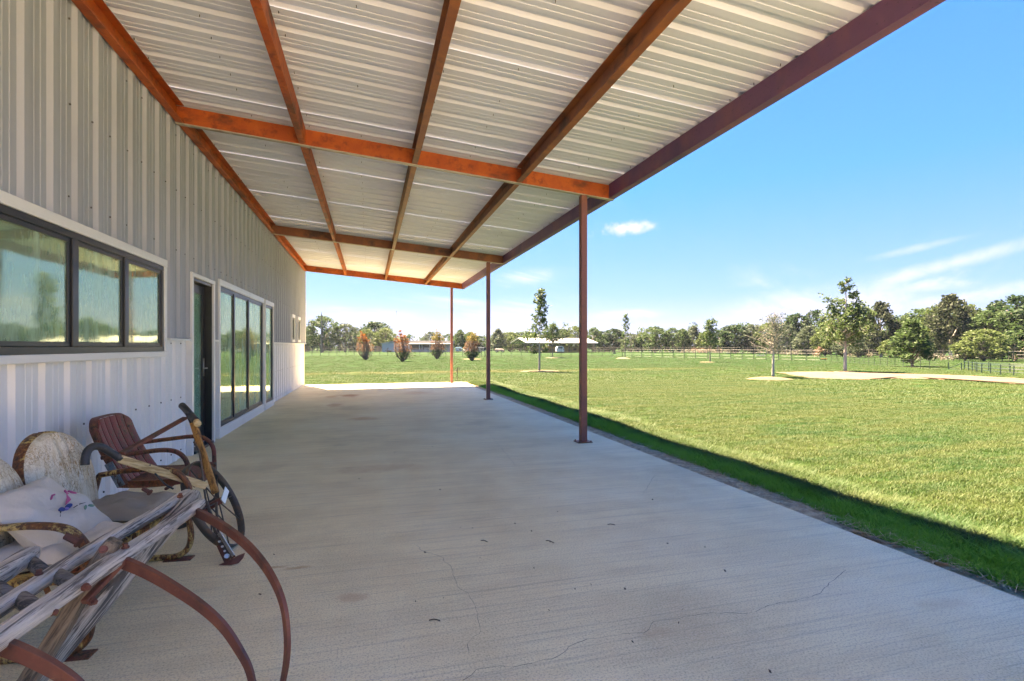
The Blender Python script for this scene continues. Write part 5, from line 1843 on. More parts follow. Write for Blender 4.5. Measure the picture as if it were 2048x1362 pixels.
# white van parked in front of the barn (seen from behind)
zc = 98.5
k = mpp(zc)
o = local('white_van', 1121, zc, 'white rounded van parked before the ochre barn wall', 'van')
w = 15 * k
prof = [(-w / 2, 0.22), (w / 2, 0.22), (w / 2, 0.75), (w * 0.42, 1.12), (w * 0.30, 1.26), (-w * 0.30, 1.26), (-w * 0.42, 1.12), (-w / 2, 0.75)]
mb = MB()
n = len(prof)
mb.add([(x, 0.0, z) for x, z in prof] + [(x, 3.4, z * (1 if z < 1.0 else 0.96)) for x, z in prof], [tuple(range(n))] + [tuple(range(n, 2 * n))[::-1]] + [(i, n + i, n + (i + 1) % n, (i + 1) % n) for i in range(n)])
obj('body', mb, M['white'], o)
f_ = obj('rear_window', MB().box(-w * .28, w * .28, -0.02, -0.002, 0.86, 1.12), M['darkglass'], o)
obj('bumper', MB().box(-w * .48, w * .48, -0.10, -0.002, 0.24, 0.36), M['steel'], o)
for x in (-w * .42, w * .42):
    obj('tail_light', MB().box(x - .05, x + .05, -0.03, -0.002, 0.55, 0.78), M['redpaint'], o)
wheels(o, (-w * .38, w * .38), 0.7, 2.7, 0.24)
# pale blue camper van right of the far post
o = local('blue_camper_van', 911, 107, 'pale blue and white camper van beside the far porch post', 'van')
obj('body', MB().box(0, 1.5, 0, 1.5, 0.22, 0.75), M['teal'], o, bevel=0.08)
obj('bonnet', MB().box(1.5, 2.1, 0.06, 1.44, 0.22, 0.55), M['white'], o, bevel=0.08)
obj('raised_roof', MB().box(-0.05, 1.15, 0.04, 1.46, 0.755, 1.08), M['teal'], o, bevel=0.08)
obj('window', MB().box(0.75, 1.42, -0.02, -0.002, 0.45, 0.68), M['darkglass'], o)
wheels(o, (0.35, 1.7), 0.05, 1.45, 0.2)
# horse trailer and camper
o = local('horse_trailer', 930, 106, 'small white round fronted trailer left of the rightmost dying bush', 'trailer')
prof = [(0, 0.25), (1.3, 0.25), (1.3, 0.85), (1.1, 0.98), (0.4, 0.95), (0.08, 0.7)]
n = len(prof)
obj('body', MB().add([(x, 0, z) for x, z in prof] + [(x, 1.2, z) for x, z in prof], [tuple(range(n))] + [tuple(range(n, 2 * n))[::-1]] + [(i, n + i, n + (i + 1) % n, (i + 1) % n) for i in range(n)]), M['white'], o)
wheels(o, (0.6, 0.98), 0.02, 1.18, 0.16)
obj('hitch', MB().bar((-0.5, 0.6, 0.3), (0, 0.6, 0.3), 0.06, 0.06), M['shade_wall'], o)
o = local('camper_trailer', 950, 105, 'beige and white camper trailer between the two farther porch posts', 'trailer')
obj('body', MB().box(0, 1.9, 0, 1.5, 0.25, 0.98), M['beige'], o, bevel=0.06)
obj('roof', MB().box(-.04, 1.94, -.04, 1.54, 0.985, 1.06), M['white'], o, bevel=0.02)
obj('end_panel', MB().box(1.905, 1.95, 0.02, 1.48, 0.25, 0.98), M['white'], o)
for x in (0.25, 1.15):
    obj('window', MB().box(x, x + .45, -0.02, -0.002, 0.55, 0.82), M['darkglass'], o)
wheels(o, (0.8, 1.15), 0.02, 1.48, 0.17)
o = local('hay_wagon', 1003, 104, 'low brown loaded wagon right of the middle porch post', 'wagon')
obj('bed', MB().box(-1.5, 0.7, 0, 1.2, 0.3, 0.42), M['timber'], o)
obj('load', MB().add([(-1.4, .1, .425), (.6, .1, .425), (.6, 1.1, .425), (-1.4, 1.1, .425), (-1.2, .3, .85), (.3, .3, .75), (.3, .9, .75), (-1.2, .9, .85)],
                     [(0, 3, 2, 1), (4, 5, 6, 7), (0, 1, 5, 4), (1, 2, 6, 5), (2, 3, 7, 6), (3, 0, 4, 7)]), M['beige'], o, bevel=0.08)
wheels(o, (-1.0, 0.3), 0.02, 1.18, 0.2)
# dark feeder box on a post, between the two farther posts
zc = 60
k = mpp(zc)
o = local('post_box', 970, zc, 'dark box on a post standing left of the middle porch post', 'box')
obj('post', MB().box(-.04, .04, -.04, .04, 0, 0.85), M['timber'], o)
obj('box', MB().box(-.14, .17, -.12, .12, 0.85, 1.05).add([(-.16, -.14, 1.052), (.19, -.14, 1.052), (.19, .14, 1.052), (-.16, .14, 1.052), (.015, -.14, 1.24), (.015, .14, 1.24)], [(0, 1, 4), (2, 3, 5), (1, 2, 5, 4), (3, 0, 4, 5), (0, 3, 2, 1)]), M['timber'], o)
# poles
def pole(px_, zc, top, r_, label, mat, arm=False):
    o = local('utility_pole', px_, zc, label, 'pole')
    h_ = CAM_H + (692 - top) * mpp(zc)
    obj('shaft', MB().tube([(0, 0, -0.1), (0, 0, h_ * .5), (0.02, 0, h_)], r_, 8, scale=[1.0, 0.85, 0.7]), mat, o)
    obj('top_pin', MB().cyl((0.02, 0, h_), (0.02, 0, h_ + r_ * 3), r_ * 0.3, 6), M['shade_wall'], o)
    return o
M['pole_wood'] = layered('brown_pole_wood', (0.23, 0.165, 0.12), [((0.15, 0.105, 0.08), 2, 0.45, 0.7, (2, 2, .3), 4)], rough=0.9)
pole(643, 104, 629, 0.16, 'brown wooden utility pole rising above the left trees', M['pole_wood'])
o = pole(882, 116, 660, 0.06, 'thin dark pole beside the third dying bush over the shed', M['shade_wall'])
o = local('antenna_mast', 793, 128, 'hair thin antenna mast with a small round head above the shed', 'mast')
h_ = CAM_H + (692 - 624) * mpp(128)
obj('mast', MB().cyl((0, 0, 0), (0, 0, h_), 0.022, 6), M['wall_blue'], o)
q = curve([(0.0, 0, h_), (0.05, 0, h_ + 0.2)], 2)
obj('head', MB().tube([(0, 0, h_ - 0.02), (0, 0, h_ + 0.05), (0, 0, h_ + 0.16), (0, 0, h_ + 0.24)], 0.13, 10, scale=[0.3, 1, 1, 0.3]), M['shade_wall'], o)
# troughs in the far field
def trough(px_, py_, w, h, label, mat):
    q = pz(px_, py_)
    o = thing('trough', (q.x, q.y, GRASS_Z), label, 'trough', -YAW)
    mb = MB()
    mb.add([(-w / 2, 0, 0.04), (w / 2, 0, 0.04), (w / 2, w * .4, 0.04), (-w / 2, w * .4, 0.04), (-w * .56, -.04, h), (w * .56, -.04, h), (w * .56, w * .45, h), (-w * .56, w * .45, h),
            (-w * .5, 0.0, h), (w * .5, 0.0, h), (w * .5, w * .4, h), (-w * .5, w * .4, h), (-w * .45, 0.03, .12), (w * .45, 0.03, .12), (w * .45, w * .36, .12), (-w * .45, w * .36, .12)],
           [(0, 3, 2, 1), (0, 1, 5, 4), (1, 2, 6, 5), (2, 3, 7, 6), (3, 0, 4, 7), (4, 5, 9, 8), (5, 6, 10, 9), (6, 7, 11, 10), (7, 4, 8, 11),
            (8, 9, 13, 12), (9, 10, 14, 13), (10, 11, 15, 14), (11, 8, 12, 15), (12, 13, 14, 15)])
    obj('basin', mb, mat, o)
    obj('skid', MB().box(-w * .45, w * .45, 0.02, 0.08, 0, 0.038).box(-w * .45, w * .45, w * .3, w * .36, 0, 0.038), M['timber'], o)
M['orange_plastic'] = layered('orange_plastic', (0.50, 0.20, 0.03), rough=0.5)
M['green_plastic'] = layered('pale_green_plastic', (0.42, 0.55, 0.32), rough=0.5)
trough(1649, 719, 0.50, 0.13, 'small orange trough on the field left of the tall sapling', M['orange_plastic'])
trough(1522, 712, 0.95, 0.24, 'pale green trough behind the half bare tree', M['green_plastic'])
trough(1455, 707, 0.6, 0.14, 'tiny white trough on the far field left of the half bare tree', M['white'])
trough(1229, 707, 0.55, 0.22, 'brown trough left of the slender sapling', M['beige'])
# corral rails right of the barn
o = fence_line('corral', [gxy(1176, 98)[:2], gxy(1240, 96)[:2]], 1.05, 1.1, 0.05, M['timber'], (), 0.01, 'brown board corral at the right end of the barn', rails=((0.35, 0.045), (0.7, 0.045), (1.02, 0.045)))
# yard hydrant beside the far post
q = gxy(914.5, 18.9)
o = thing('yard_hydrant', (q.x, q.y, GRASS_Z), 'thin black yard hydrant with a curved handle beside the far porch post', 'hydrant', -YAW)
k = mpp(18.9)
obj('riser', MB().cyl((0, 0, 0), (0, 0, 24 * k), 0.012, 8), M['black'], o)
obj('head', MB().tube(curve([(0, 0, 23 * k), (0, 0, 27 * k), (0.01, 0, 30 * k)], 3), 0.022, 8), M['black'], o)
obj('spout', MB().tube(curve([(0, 0, 25 * k), (-0.05, 0, 25.3 * k), (-0.105, 0, 24 * k)], 3), 0.013, 8), M['black'], o)
obj('handle', MB().tube(curve([(0.0, 0, 30 * k), (0.05, 0, 30.5 * k), (0.085, 0, 28 * k), (0.09, 0, 23.5 * k)], 3), 0.011, 6), M['black'], o)

# ------------------------------------------------------------------ old cream glider bench against the wall
GA = Vector((0.079, 0.997, 0)).normalized()     # along the seat
GF = Vector((0.997, -0.079, 0)).normalized()    # towards the front
GO = Vector((-1.555, 3.185, 0))
GRZ = math.atan2(GF.y, GF.x)                    # local x = front, local y = along the seat
gl = thing('glider_bench', tuple(GO), 'old two seat glider bench in cracked cream paint with rusty yellow arms', 'bench', GRZ)
# in local coordinates: x front, y along (+y away from the camera), z up


def shell_back(yc, x_bot, x_top, z_bot, z_top, hw):
    """rounded shell back with three pressed ridges and a rolled rim"""
    mb = MB()
    nu, nv = 29, 20
    def pt(u, v, back=0.0):
        v2 = v
        if v > 0.5:
            q = (v - 0.5) / 0.5
            w = hw * max(0.0, 1 - q ** 2.3) ** 0.55
        else:
            w = hw * (0.93 + 0.07 * math.sin(v * math.pi))
        y = yc + u * w
        z = z_bot + (z_top - z_bot) * v2
        x = x_bot + (x_top - x_bot) * v2
        rd = 0.014 * max(0.0, math.cos((y - yc) / 0.034 * math.pi)) * (1 if abs(y - yc) < 0.085 else 0)
        bow = -0.035 * (u * u) + 0.02 * math.sin(v * 3.0)
        edge = -0.018 * max(0, abs(u) - 0.9) / 0.1
        return (x + rd * min(1, (1 - v) * 6) + bow + edge - back, y, z)
    vv = [1 - (1 - j / (nv - 1)) ** 1.6 for j in range(nv)]
    for side in (0.0, 0.012):
        o_ = len(mb.v)
        for j in range(nv):
            for i in range(nu):
                mb.v.append(pt(-1 + 2 * i / (nu - 1), min(vv[j], 0.998), side))
        for j in range(nv - 1):
            for i in range(nu - 1):
                a = o_ + j * nu + i
                q = (a, a + 1, a + nu + 1, a + nu)
                mb.f.append(q if side == 0 else q[::-1])
    # rolled rim: skirt turned to the back
    rim = [pt(-1, min(vv[j], 0.998)) for j in range(nv)] + [pt(-1 + 2 * i / (nu - 1), 0.998) for i in range(1, nu - 1)] + [pt(1, min(vv[j], 0.998)) for j in range(nv - 1, -1, -1)]
    body, mb = mb, MB()
    o_ = 0
    for k_, (bx, sh) in enumerate(((0.0, 1.0), (0.014, 1.012), (0.05, 1.0), (0.055, 0.97))):
        for x, y, z in rim:
            mb.v.append((x - bx, yc + (y - yc) * sh, z_bot + (z - z_bot) * (1 + (sh - 1) * 0.7)))
    m_ = len(rim)
    for k_ in range(3):
        for i in range(m_ - 1):
            a = o_ + k_ * m_ + i
            mb.f.append((a, a + m_, a + m_ + 1, a + 1))
    return body, mb


for yc_ in (0.165, -0.375):
    bd_, rm_ = shell_back(yc_, 0.02, -0.10, 0.36, 0.86, 0.262)
    bk_ = obj('backrest', bd_, M['cream'], gl, smooth=True)
    obj('rolled_rim', rm_, M['cream_rust'], bk_, smooth=True)


def seat_pan(yc, hw, x0, x1, z, drop=0.05):
    mb = MB()
    nx, ny = 14, 12
    o_ = 0
    for i in range(nx):
        f_ = i / (nx - 1)
        for j in range(ny):
            u = -1 + 2 * j / (ny - 1)
            zz = z + 0.012 * (u * u) + 0.018 * (f_ - 0.4) ** 2 * 4 - (0.045 * max(0, (f_ - 0.88) / 0.12) ** 2)
            mb.v.append((x0 + (x1 - x0) * f_, yc + u * hw, zz))
    for i in range(nx - 1):
        for j in range(ny - 1):
            a = i * ny + j
            mb.f.append((a, a + ny, a + ny + 1, a + 1))
    # rolled skirt
    edge = [i * ny for i in range(nx)] + [(nx - 1) * ny + j for j in range(1, ny)] + [i * ny + ny - 1 for i in range(nx - 2, -1, -1)]
    o_ = len(mb.v)
    for e in edge:
        x, y, z_ = mb.v[e]
        mb.v.append((x, y, z_ - drop))
    for k_ in range(len(edge) - 1):
        mb.f.append((edge[k_], edge[k_ + 1], o_ + k_ + 1, o_ + k_))
    return mb


obj('seat', seat_pan(0.165, 0.255, 0.0, 0.40, 0.37), M['cream_rust'], gl, smooth=True)
obj('seat', seat_pan(-0.375, 0.255, 0.0, 0.40, 0.37), M['cream_rust'], gl, smooth=True)


def side_frame(y, wide):
    arm = curve([(-0.06, y, 0.545), (0.08, y, 0.565), (0.24, y, 0.57), (0.36, y, 0.545), (0.425, y, 0.47), (0.44, y, 0.40)], 6)
    a_ = obj('arm', MB().tube(arm, 0.030 if wide else 0.024, 10, ry=0.014 if wide else 0.016), M['cream_rust'], gl, smooth=True)
    leg = curve([(0.40, y, 0.42), (0.42, y, 0.30), (0.445, y, 0.16), (0.43, y, 0.07), (0.37, y, 0.022), (0.28, y, 0.018)], 6) + [Vector((-0.12, y, 0.018))]
    obj('leg', MB().tube(leg, 0.018, 10), M['cream_rust'], gl, smooth=True)
    obj('leg', MB().tube(curve([(-0.10, y, 0.018), (-0.16, y, 0.03), (-0.17, y, 0.12), (-0.12, y, 0.30), (-0.06, y, 0.545)], 5), 0.016, 8), M['cream_rust'], gl, smooth=True)
    obj('foot_plate', MB().box(0.30, 0.455, y - 0.035, y + 0.035, 0.0, 0.006), M['red_rust'], gl)


side_frame(0.475, False)
side_frame(-0.545, True)
obj('base_rail', MB().tube([(0.33, -0.56, 0.20), (0.33, 0.49, 0.20)], 0.016, 8), M['cream_rust'], gl, smooth=True)
obj('base_rail', MB().tube([(-0.08, -0.56, 0.20), (-0.08, 0.49, 0.20)], 0.016, 8), M['cream_rust'], gl, smooth=True)
for y in (-0.52, 0.45):
    obj('hanger', MB().bar((0.30, y, 0.20), (0.24, y, 0.36), 0.02, 0.006, (0, 1, 0)), M['red_rust'], gl)
    obj('hanger', MB().bar((-0.05, y, 0.20), (0.02, y, 0.36), 0.02, 0.006, (0, 1, 0)), M['red_rust'], gl)


def cushion(w, d, th, seed, puff=1.0, n=18):
    """soft square pillow centred at the origin, thickness along z"""
    r_ = random.Random(seed)
    mb = MB()
    ph = [r_.uniform(0, 6.28) for _ in range(6)]
    for side in (1, -1):
        o_ = len(mb.v)
        for i in range(n):
            for j in range(n):
                u, v = -1 + 2 * i / (n - 1), -1 + 2 * j / (n - 1)
                e = max(0.0, (1 - u ** 4)) ** 0.5 * max(0.0, (1 - v ** 4)) ** 0.5
                pin = 1 - 0.06 * (1 - abs(u)) * 0 - 0.05 * (1 - u * u) * abs(v) ** 3 - 0.05 * (1 - v * v) * abs(u) ** 3
                wr = 0.009 * math.sin(6 * u + 3 * v + ph[0]) * e + 0.007 * math.sin(5 * v - 6 * u + ph[1]) * e + 0.004 * math.sin(13 * v + 5 * u + ph[2]) * e
                mb.v.append((u * w / 2 * pin, v * d / 2 * pin, side * th / 2 * e * puff + wr))
        for i in range(n - 1):
            for j in range(n - 1):
                a = o_ + i * n + j
                q = (a, a + n, a + n + 1, a + 1)
                mb.f.append(q if side > 0 else q[::-1])
    return mb


def gw(x, y, z):
    return GO + GF * x + GA * y + Vector((0, 0, z))


o = obj('seat_cushion', cushion(0.42, 0.48, 0.085, 3), M['taupe'], smooth=True)
o.location = gw(0.215, 0.175, 0.425)
o.rotation_euler = (0, R(2), GRZ)
tag(o, 'stained taupe seat cushion on the right hand seat of the cream glider', 'cushion')
o = obj('seat_cushion', cushion(0.40, 0.48, 0.08, 4), M['pillow'], smooth=True)
o.location = gw(0.215, -0.365, 0.422)
o.rotation_euler = (0, R(1), GRZ + 0.05)
tag(o, 'off white seat cushion under the embroidered pillow', 'cushion')
# embroidered pillow leaning on the nearer back
pil = obj('bird_pillow', cushion(0.40, 0.44, 0.13, 6), M['pillow'], smooth=True)
pil.location = gw(0.14, -0.30, 0.545)
pil.rotation_euler = (0, R(38), GRZ)
tag(pil, 'off white pillow embroidered with a pink winged bird, leaning on the nearer back', 'pillow')
def motif(name, pts, mat, lift=0.004):
    """stitched patch lying on the upper face of the pillow (local x down the face, y across)"""
    def surf(x, y):
        u, v = x / 0.2, y / 0.22
        e = max(0.0, (1 - u ** 4)) ** 0.5 * max(0.0, (1 - v ** 4)) ** 0.5
        return 0.065 * e + lift
    n = len(pts)
    cx_ = sum(a for a, _ in pts) / n
    cy_ = sum(b for _, b in pts) / n
    mb = MB().add([(a, b, surf(a, b)) for a, b in pts] + [(cx_, cy_, surf(cx_, cy_) + 0.001)] + [(a, b, surf(a, b) - 0.008) for a, b in pts],
                  [(i, (i + 1) % n, n) for i in range(n)] + [(i, n + 1 + i, n + 1 + (i + 1) % n, (i + 1) % n) for i in range(n)])
    obj(name, mb, M[mat], pil)
def ell(cx_, cy_, rx, ry, a=0.0, n=12):
    return [(cx_ + rx * math.cos(t) * math.cos(a) - ry * math.sin(t) * math.sin(a), cy_ + rx * math.cos(t) * math.sin(a) + ry * math.sin(t) * math.cos(a)) for t in [2 * math.pi * i / n for i in range(n)]]
motif('bird_head', ell(0.040, -0.030, 0.012, 0.018, 0.3), 'blue')
motif('bird_throat', ell(0.046, -0.004, 0.008, 0.012), 'violet')
motif('bird_body', ell(0.038, 0.022, 0.010, 0.024, 0.1), 'blue')
for k_ in range(5):
    motif('wing_feather', ell(0.012 - 0.011 * k_, 0.060 + 0.010 * k_, 0.0042, 0.040 - 0.003 * k_, 0.25 + 0.14 * k_, 10), 'pink')
for k_ in range(3):
    motif('wing_feather', ell(0.004 - 0.014 * k_, 0.135 + 0.006 * k_, 0.0038, 0.026, -0.35 - 0.2 * k_, 10), 'pink')
motif('bird_outline', [(-0.035, -0.005), (-0.052, 0.02), (-0.050, 0.04), (-0.046, 0.04), (-0.047, 0.021), (-0.031, -0.002)], 'pink')
for k_ in range(3):
    motif('tail_feather', ell(0.030 + 0.008 * k_, 0.105 + 0.004 * k_, 0.0032, 0.034, 0.05 - 0.12 * k_, 10), 'violet' if k_ % 2 else 'blue')
motif('stem', [(0.056, 0.03), (0.052, 0.08), (0.060, 0.15), (0.063, 0.15), (0.056, 0.08), (0.059, 0.03)], 'black_thread')
motif('beak', [(0.043, -0.047), (0.068, -0.082), (0.070, -0.080), (0.047, -0.045)], 'black_thread')
motif('leaf', ell(0.082, 0.085, 0.006, 0.020, 0.5), 'leafgreen')
motif('leaf', ell(0.084, 0.135, 0.006, 0.018, -0.4), 'leafgreen')

# ------------------------------------------------------------------ red metal lawn chair
RO = Vector((-1.50, 4.51, 0))
rc = thing('red_lawn_chair', tuple(RO), 'rusty red metal lawn chair with a slatted shell back beside the door', 'chair', R(-2))
M['tyre_dark'] = layered('dark_rust_lining', (0.035, 0.018, 0.014), rough=0.9)  # dark tone paints shade into the gaps between the slats
# slatted back: six pressed slats, each a part of its own
nsl = 6
bw = 0.50
def back_pt(y, v, thick=0.0):
    x = -0.20 - 0.21 * v + 0.10 * (v - 0.5) ** 2 - 0.05 * (y / 0.25) ** 2 * -1 * 0.6
    z = 0.345 + 0.455 * v
    return Vector((x - thick, y, z))
for i in range(nsl):
    y0 = -bw / 2 + i * bw / nsl + 0.006
    y1 = -bw / 2 + (i + 1) * bw / nsl - 0.006
    mb = MB()
    def vmax(y):
        u = abs(y) / (bw / 2)
        return 1.0 - 0.16 * max(0.0, (u - 0.45) / 0.55) ** 2.4
    nv, nu = 14, 5
    for j in range(nv):
        for k_ in range(nu):
            y = y0 + (y1 - y0) * k_ / (nu - 1)
            v = vmax(y) * j / (nv - 1)
            bul = 0.008 * (1 - (2 * k_ / (nu - 1) - 1) ** 2)
            mb.v.append(tuple(back_pt(y, v, -bul)))
    for j in range(nv - 1):
        for k_ in range(nu - 1):
            a = j * nu + k_
            mb.f.append((a, a + 1, a + nu + 1, a + nu))
    o_ = len(mb.v)
    for q in list(mb.v):
        mb.v.append((q[0] - 0.010, q[1], q[2]))
    for j in range(nv - 1):
        for k_ in range(nu - 1):
            a = o_ + j * nu + k_
            mb.f.append((a, a + nu, a + nu + 1, a + 1))
        for a in (j * nu, j * nu + nu - 1):
            mb.f.append((a, a + nu, a + nu + o_, a + o_))
    for k_ in range(nu - 1):
        a = (nv - 1) * nu + k_
        mb.f.append((a, a + 1, a + 1 + o_, a + o_))
    obj('slat', mb, M['red'], rc, smooth=False)
# backing sheet and rolled rim
mb = MB()
rimp = []
for j in range(15):
    y = -bw / 2
    rimp.append(back_pt(y, vmax(y) * j / 14))
for i in range(1, 24):
    y = -bw / 2 + bw * i / 24
    rimp.append(back_pt(y, vmax(y) + 0.004))
for j in range(14, -1, -1):
    y = bw / 2
    rimp.append(back_pt(y, vmax(y) * j / 14))
n = len(rimp)
for bx, s_ in ((0.004, 1.0), (0.012, 1.03), (0.055, 1.02), (0.058, 0.98)):
    for q in rimp:
        mb.v.append((q.x - bx, q.y * s_, 0.345 + (q.z - 0.345) * (1 + (s_ - 1) * .6)))
for k_ in range(3):
    for i in range(n - 1):
        a = k_ * n + i
        mb.f.append((a, a + n, a + n + 1, a + 1))
obj('back_shell', mb, M['red_rust'], rc, smooth=True)
mb2 = MB()
for j in range(12):
    for i in range(15):
        y = -bw / 2 * 0.97 + bw * 0.97 * i / 14
        mb2.v.append(tuple(back_pt(y, vmax(y) * j / 11 * 0.985, 0.018)))
for j in range(11):
    for i in range(14):
        a = j * 15 + i
        mb2.f.append((a, a + 1, a + 16, a + 15))
obj('back_lining', mb2, M['tyre_dark'], rc, smooth=True)
M['blue_chip'] = paint_chips('old_blue_paint', (0.06, 0.13, 0.20), (0.30, 0.34, 0.33), (0.12, 0.05, 0.02), 0.10)
obj('brace', MB().bar((-0.27, -0.262, 0.50), (-0.19, -0.262, 0.33), 0.05, 0.012, (0, 1, 0)), M['blue_chip'], rc)
obj('seat', seat_pan(0.0, 0.25, -0.22, 0.27, 0.345, 0.05), M['red_rust'], rc, smooth=True)
def chair_side(y):
    arm = curve([(-0.30, y, 0.545), (-0.1, y, 0.565), (0.08, y, 0.58), (0.18, y, 0.555), (0.235, y, 0.48), (0.245, y, 0.36)], 6)
    obj('arm', MB().tube(arm, 0.0165, 10), M['red_rust'], rc, smooth=True)
    leg = curve([(0.245, y, 0.36), (0.25, y, 0.20), (0.265, y, 0.10), (0.24, y, 0.04), (0.18, y, 0.018), (0.10, y, 0.017)], 6) + [Vector((-0.28, y, 0.017))]
    obj('leg', MB().tube(leg, 0.0165, 10), M['iron_grey'], rc, smooth=True)
chair_side(-0.285)
chair_side(0.285)
obj('crossbar', MB().tube([(0.10, -0.285, 0.30), (0.10, 0.285, 0.30)], 0.012, 8), M['red_rust'], rc, smooth=True)
obj('crossbar', MB().tube([(-0.27, -0.285, 0.018), (-0.27, 0.285, 0.018)], 0.012, 8), M['red_rust'], rc, smooth=True)

# ------------------------------------------------------------------ high wheel hoe
wh = thing('wheel_hoe', tuple(pz(462, 1118)), 'antique high wheel garden plough with spoked iron wheel and two wooden handles', 'wheel hoe')
inv = Matrix.Translation(-wh.location)
def wobj(name, mb, mat, parent=wh, smooth=True, bevel=0.0):
    mb.v = [tuple(Vector(v) - wh.location) for v in mb.v]
    return obj(name, mb, mat, parent, smooth, bevel)
wb = pz(468, 1093)                       # where the wheel touches the slab
wt = at(391, 925, 3.48)
UPV = (wt - wb)
WR = UPV.length / 2
UPV.normalize()
hub = (wb + wt) / 2
view = Vector((hub.x, hub.y, 0)).normalized()
side_ = view.cross(Vector((0, 0, 1)))
wv = (view * math.cos(R(17)) + side_ * math.sin(R(17)))
wv = (wv - UPV * wv.dot(UPV)).normalized()
AX = wv.cross(UPV).normalized()
rim = [hub + (UPV * math.cos(a) + wv * math.sin(a)) * WR for a in [2 * math.pi * i / 48 for i in range(48)]]
tread = MB()
n = 48
for w_, r_ in ((-0.024, WR), (0.024, WR), (0.024, WR - 0.008), (-0.024, WR - 0.008)):
    for i in range(n):
        a = 2 * math.pi * i / n
        tread.v.append(tuple(hub + (UPV * math.cos(a) + wv * math.sin(a)) * r_ + AX * w_))
for k_ in range(4):
    for i in range(n):
        tread.f.append((k_ * n + i, k_ * n + (i + 1) % n, ((k_ + 1) % 4) * n + (i + 1) % n, ((k_ + 1) % 4) * n + i))
wheel = wobj('wheel', tread, M['iron_grey'])
for i in range(10):
    a = 2 * math.pi * (i + 0.3) / 10
    wobj('spoke', MB().cyl(hub + AX * (0.03 if i % 2 else -0.03), hub + (UPV * math.cos(a) + wv * math.sin(a)) * (WR - 0.006), 0.0045, 6), M['iron_grey'], wheel)
wobj('hub', MB().cyl(hub - AX * 0.05, hub + AX * 0.05, 0.022, 12), M['iron'], wheel)
fork = 0.062
brk = MB().bar(hub + AX * fork - wv * 0.03 - UPV * 0.02, hub + AX * fork + wv * 0.12 + UPV * 0.07, 0.045, 0.006, AX)
wobj('bracket', brk, M['steel'], wh, False)
wobj('bracket', MB().obox(hub - AX * fork, AX * 0.004, wv * 0.03, UPV * 0.05), M['iron'], wh, False)
# handles
h2b, h2t = at(431, 986, 3.40), at(384, 838, 3.58)
h1b, h1t = at(412, 972, 3.32), at(238, 917, 2.98)
wobj('handle', MB().bar(h2b, h2t, 0.042, 0.026, (0, 1, 0.2)), M['wood_orange'], wh, False, 0.006)
wobj('handle', MB().bar(h1b, h1t, 0.046, 0.034, (0.3, -1, 0.2)), M['wood_handle'], wh, False, 0.005)
# grips
g1 = [h1t + (h1b - h1t) * 0.02, at(222, 905, 2.95), at(202, 894, 2.90), at(187, 893, 2.86), at(176, 901, 2.83), at(171, 914, 2.81), at(170, 930, 2.80)]
wobj('grip', MB().tube(curve(g1, 5), 0.021, 12), M['grip'])
g2_ = [h2t + (h2b - h2t) * 0.05, at(380, 832, 3.58), at(376, 824, 3.58)]
wobj('grip', MB().tube(curve(g2_, 4), 0.021, 10), M['grip'])
wobj('grip', MB().tube(curve([at(364, 811, 3.70), at(371, 818, 3.66), at(382, 831, 3.58), at(393, 843, 3.48)], 5), 0.024, 12, scale=None), M['grip'])
wobj('grip_end', MB().cyl(at(391, 841, 3.50), at(396, 848, 3.455), 0.022, 12), M['wood_handle'])
wobj('cross_brace', MB().bar(at(243, 907, 2.99), at(370, 836, 3.60), 0.034, 0.018, (0, 0, 1)), M['iron'], wh, False, 0.002)
wobj('brace_rod', MB().tube(curve([at(299, 929, 3.08), at(308, 944, 3.1), at(330, 968, 3.1), at(347, 978, 3.12)], 4), 0.0055, 6), M['grip'])
wobj('brace_rod', MB().tube(curve([at(388, 884, 3.47), at(398, 903, 3.42), at(404, 940, 3.36), at(412, 1000, 3.30), at(424, 1030, 3.27)], 4), 0.0065, 6), M['iron_grey'])
# beam from the hub down to the shovel
wobj('frame_bar', MB().bar(at(414, 1004, 3.30), at(432, 1070, 3.20), 0.014, 0.010, (0, 1, 0)), M['iron_grey'], wh, False)
wobj('frame_bar', MB().bar(at(432, 1005, 3.32), at(437, 1072, 3.20), 0.014, 0.010, (0, 1, 0)), M['iron_grey'], wh, False)
wobj('frame_bar', MB().bar(at(430, 1063, 3.21), at(461, 1117, 3.13), 0.022, 0.012, (0, 1, 0)), M['iron_grey'], wh, False)
wobj('frame_bar', MB().bar(at(438, 1066, 3.20), at(466, 1112, 3.14), 0.022, 0.008, (0, 1, 0)), M['steel'], wh, False)
for q in ((440, 1083), (446, 1093), (451, 1102)):
    wobj('bolt', MB().cyl(at(q[0], q[1], 3.17), at(q[0] - 2, q[1], 3.14), 0.007, 6), M['steel'], wh, False)
wobj('bolt', MB().cyl(at(455, 1112, 3.13), at(453, 1112, 3.09), 0.014, 8), M['steel'], wh, False)
# shovel: a foot plate and a winged blade
def plate(pix, zc, th, mat, name, bend=0.0):
    P = [at(x, y, zc + d) for x, y, d in pix]
    nrm = Vector((-0.3, -0.9, 0.35)).normalized()
    n = len(P)
    wobj(name, MB().add([p_ for p_ in P] + [p_ - nrm * th for p_ in P], [tuple(range(n)), tuple(range(n, 2 * n))[::-1]] + [(i, n + i, n + (i + 1) % n, (i + 1) % n) for i in range(n)]), M[mat], wh, False)
plate([(433, 1092, .02), (441, 1088, .02), (458, 1122, -.02), (449, 1127, -.02)], 3.16, 0.008, 'iron', 'shovel_shank')
plate([(446, 1084, .03), (453, 1083, .03), (470, 1113, .0), (462, 1118, .0)], 3.18, 0.008, 'iron', 'shovel_shank')
bl = MB()
tip = [(437, 1137, 0), (452, 1124, 0.05), (466, 1117, 0.08), (474, 1112, 0.10), (488, 1107, 0.07), (484, 1118, 0.05), (476, 1127, 0.02), (462, 1132, 0.0)]
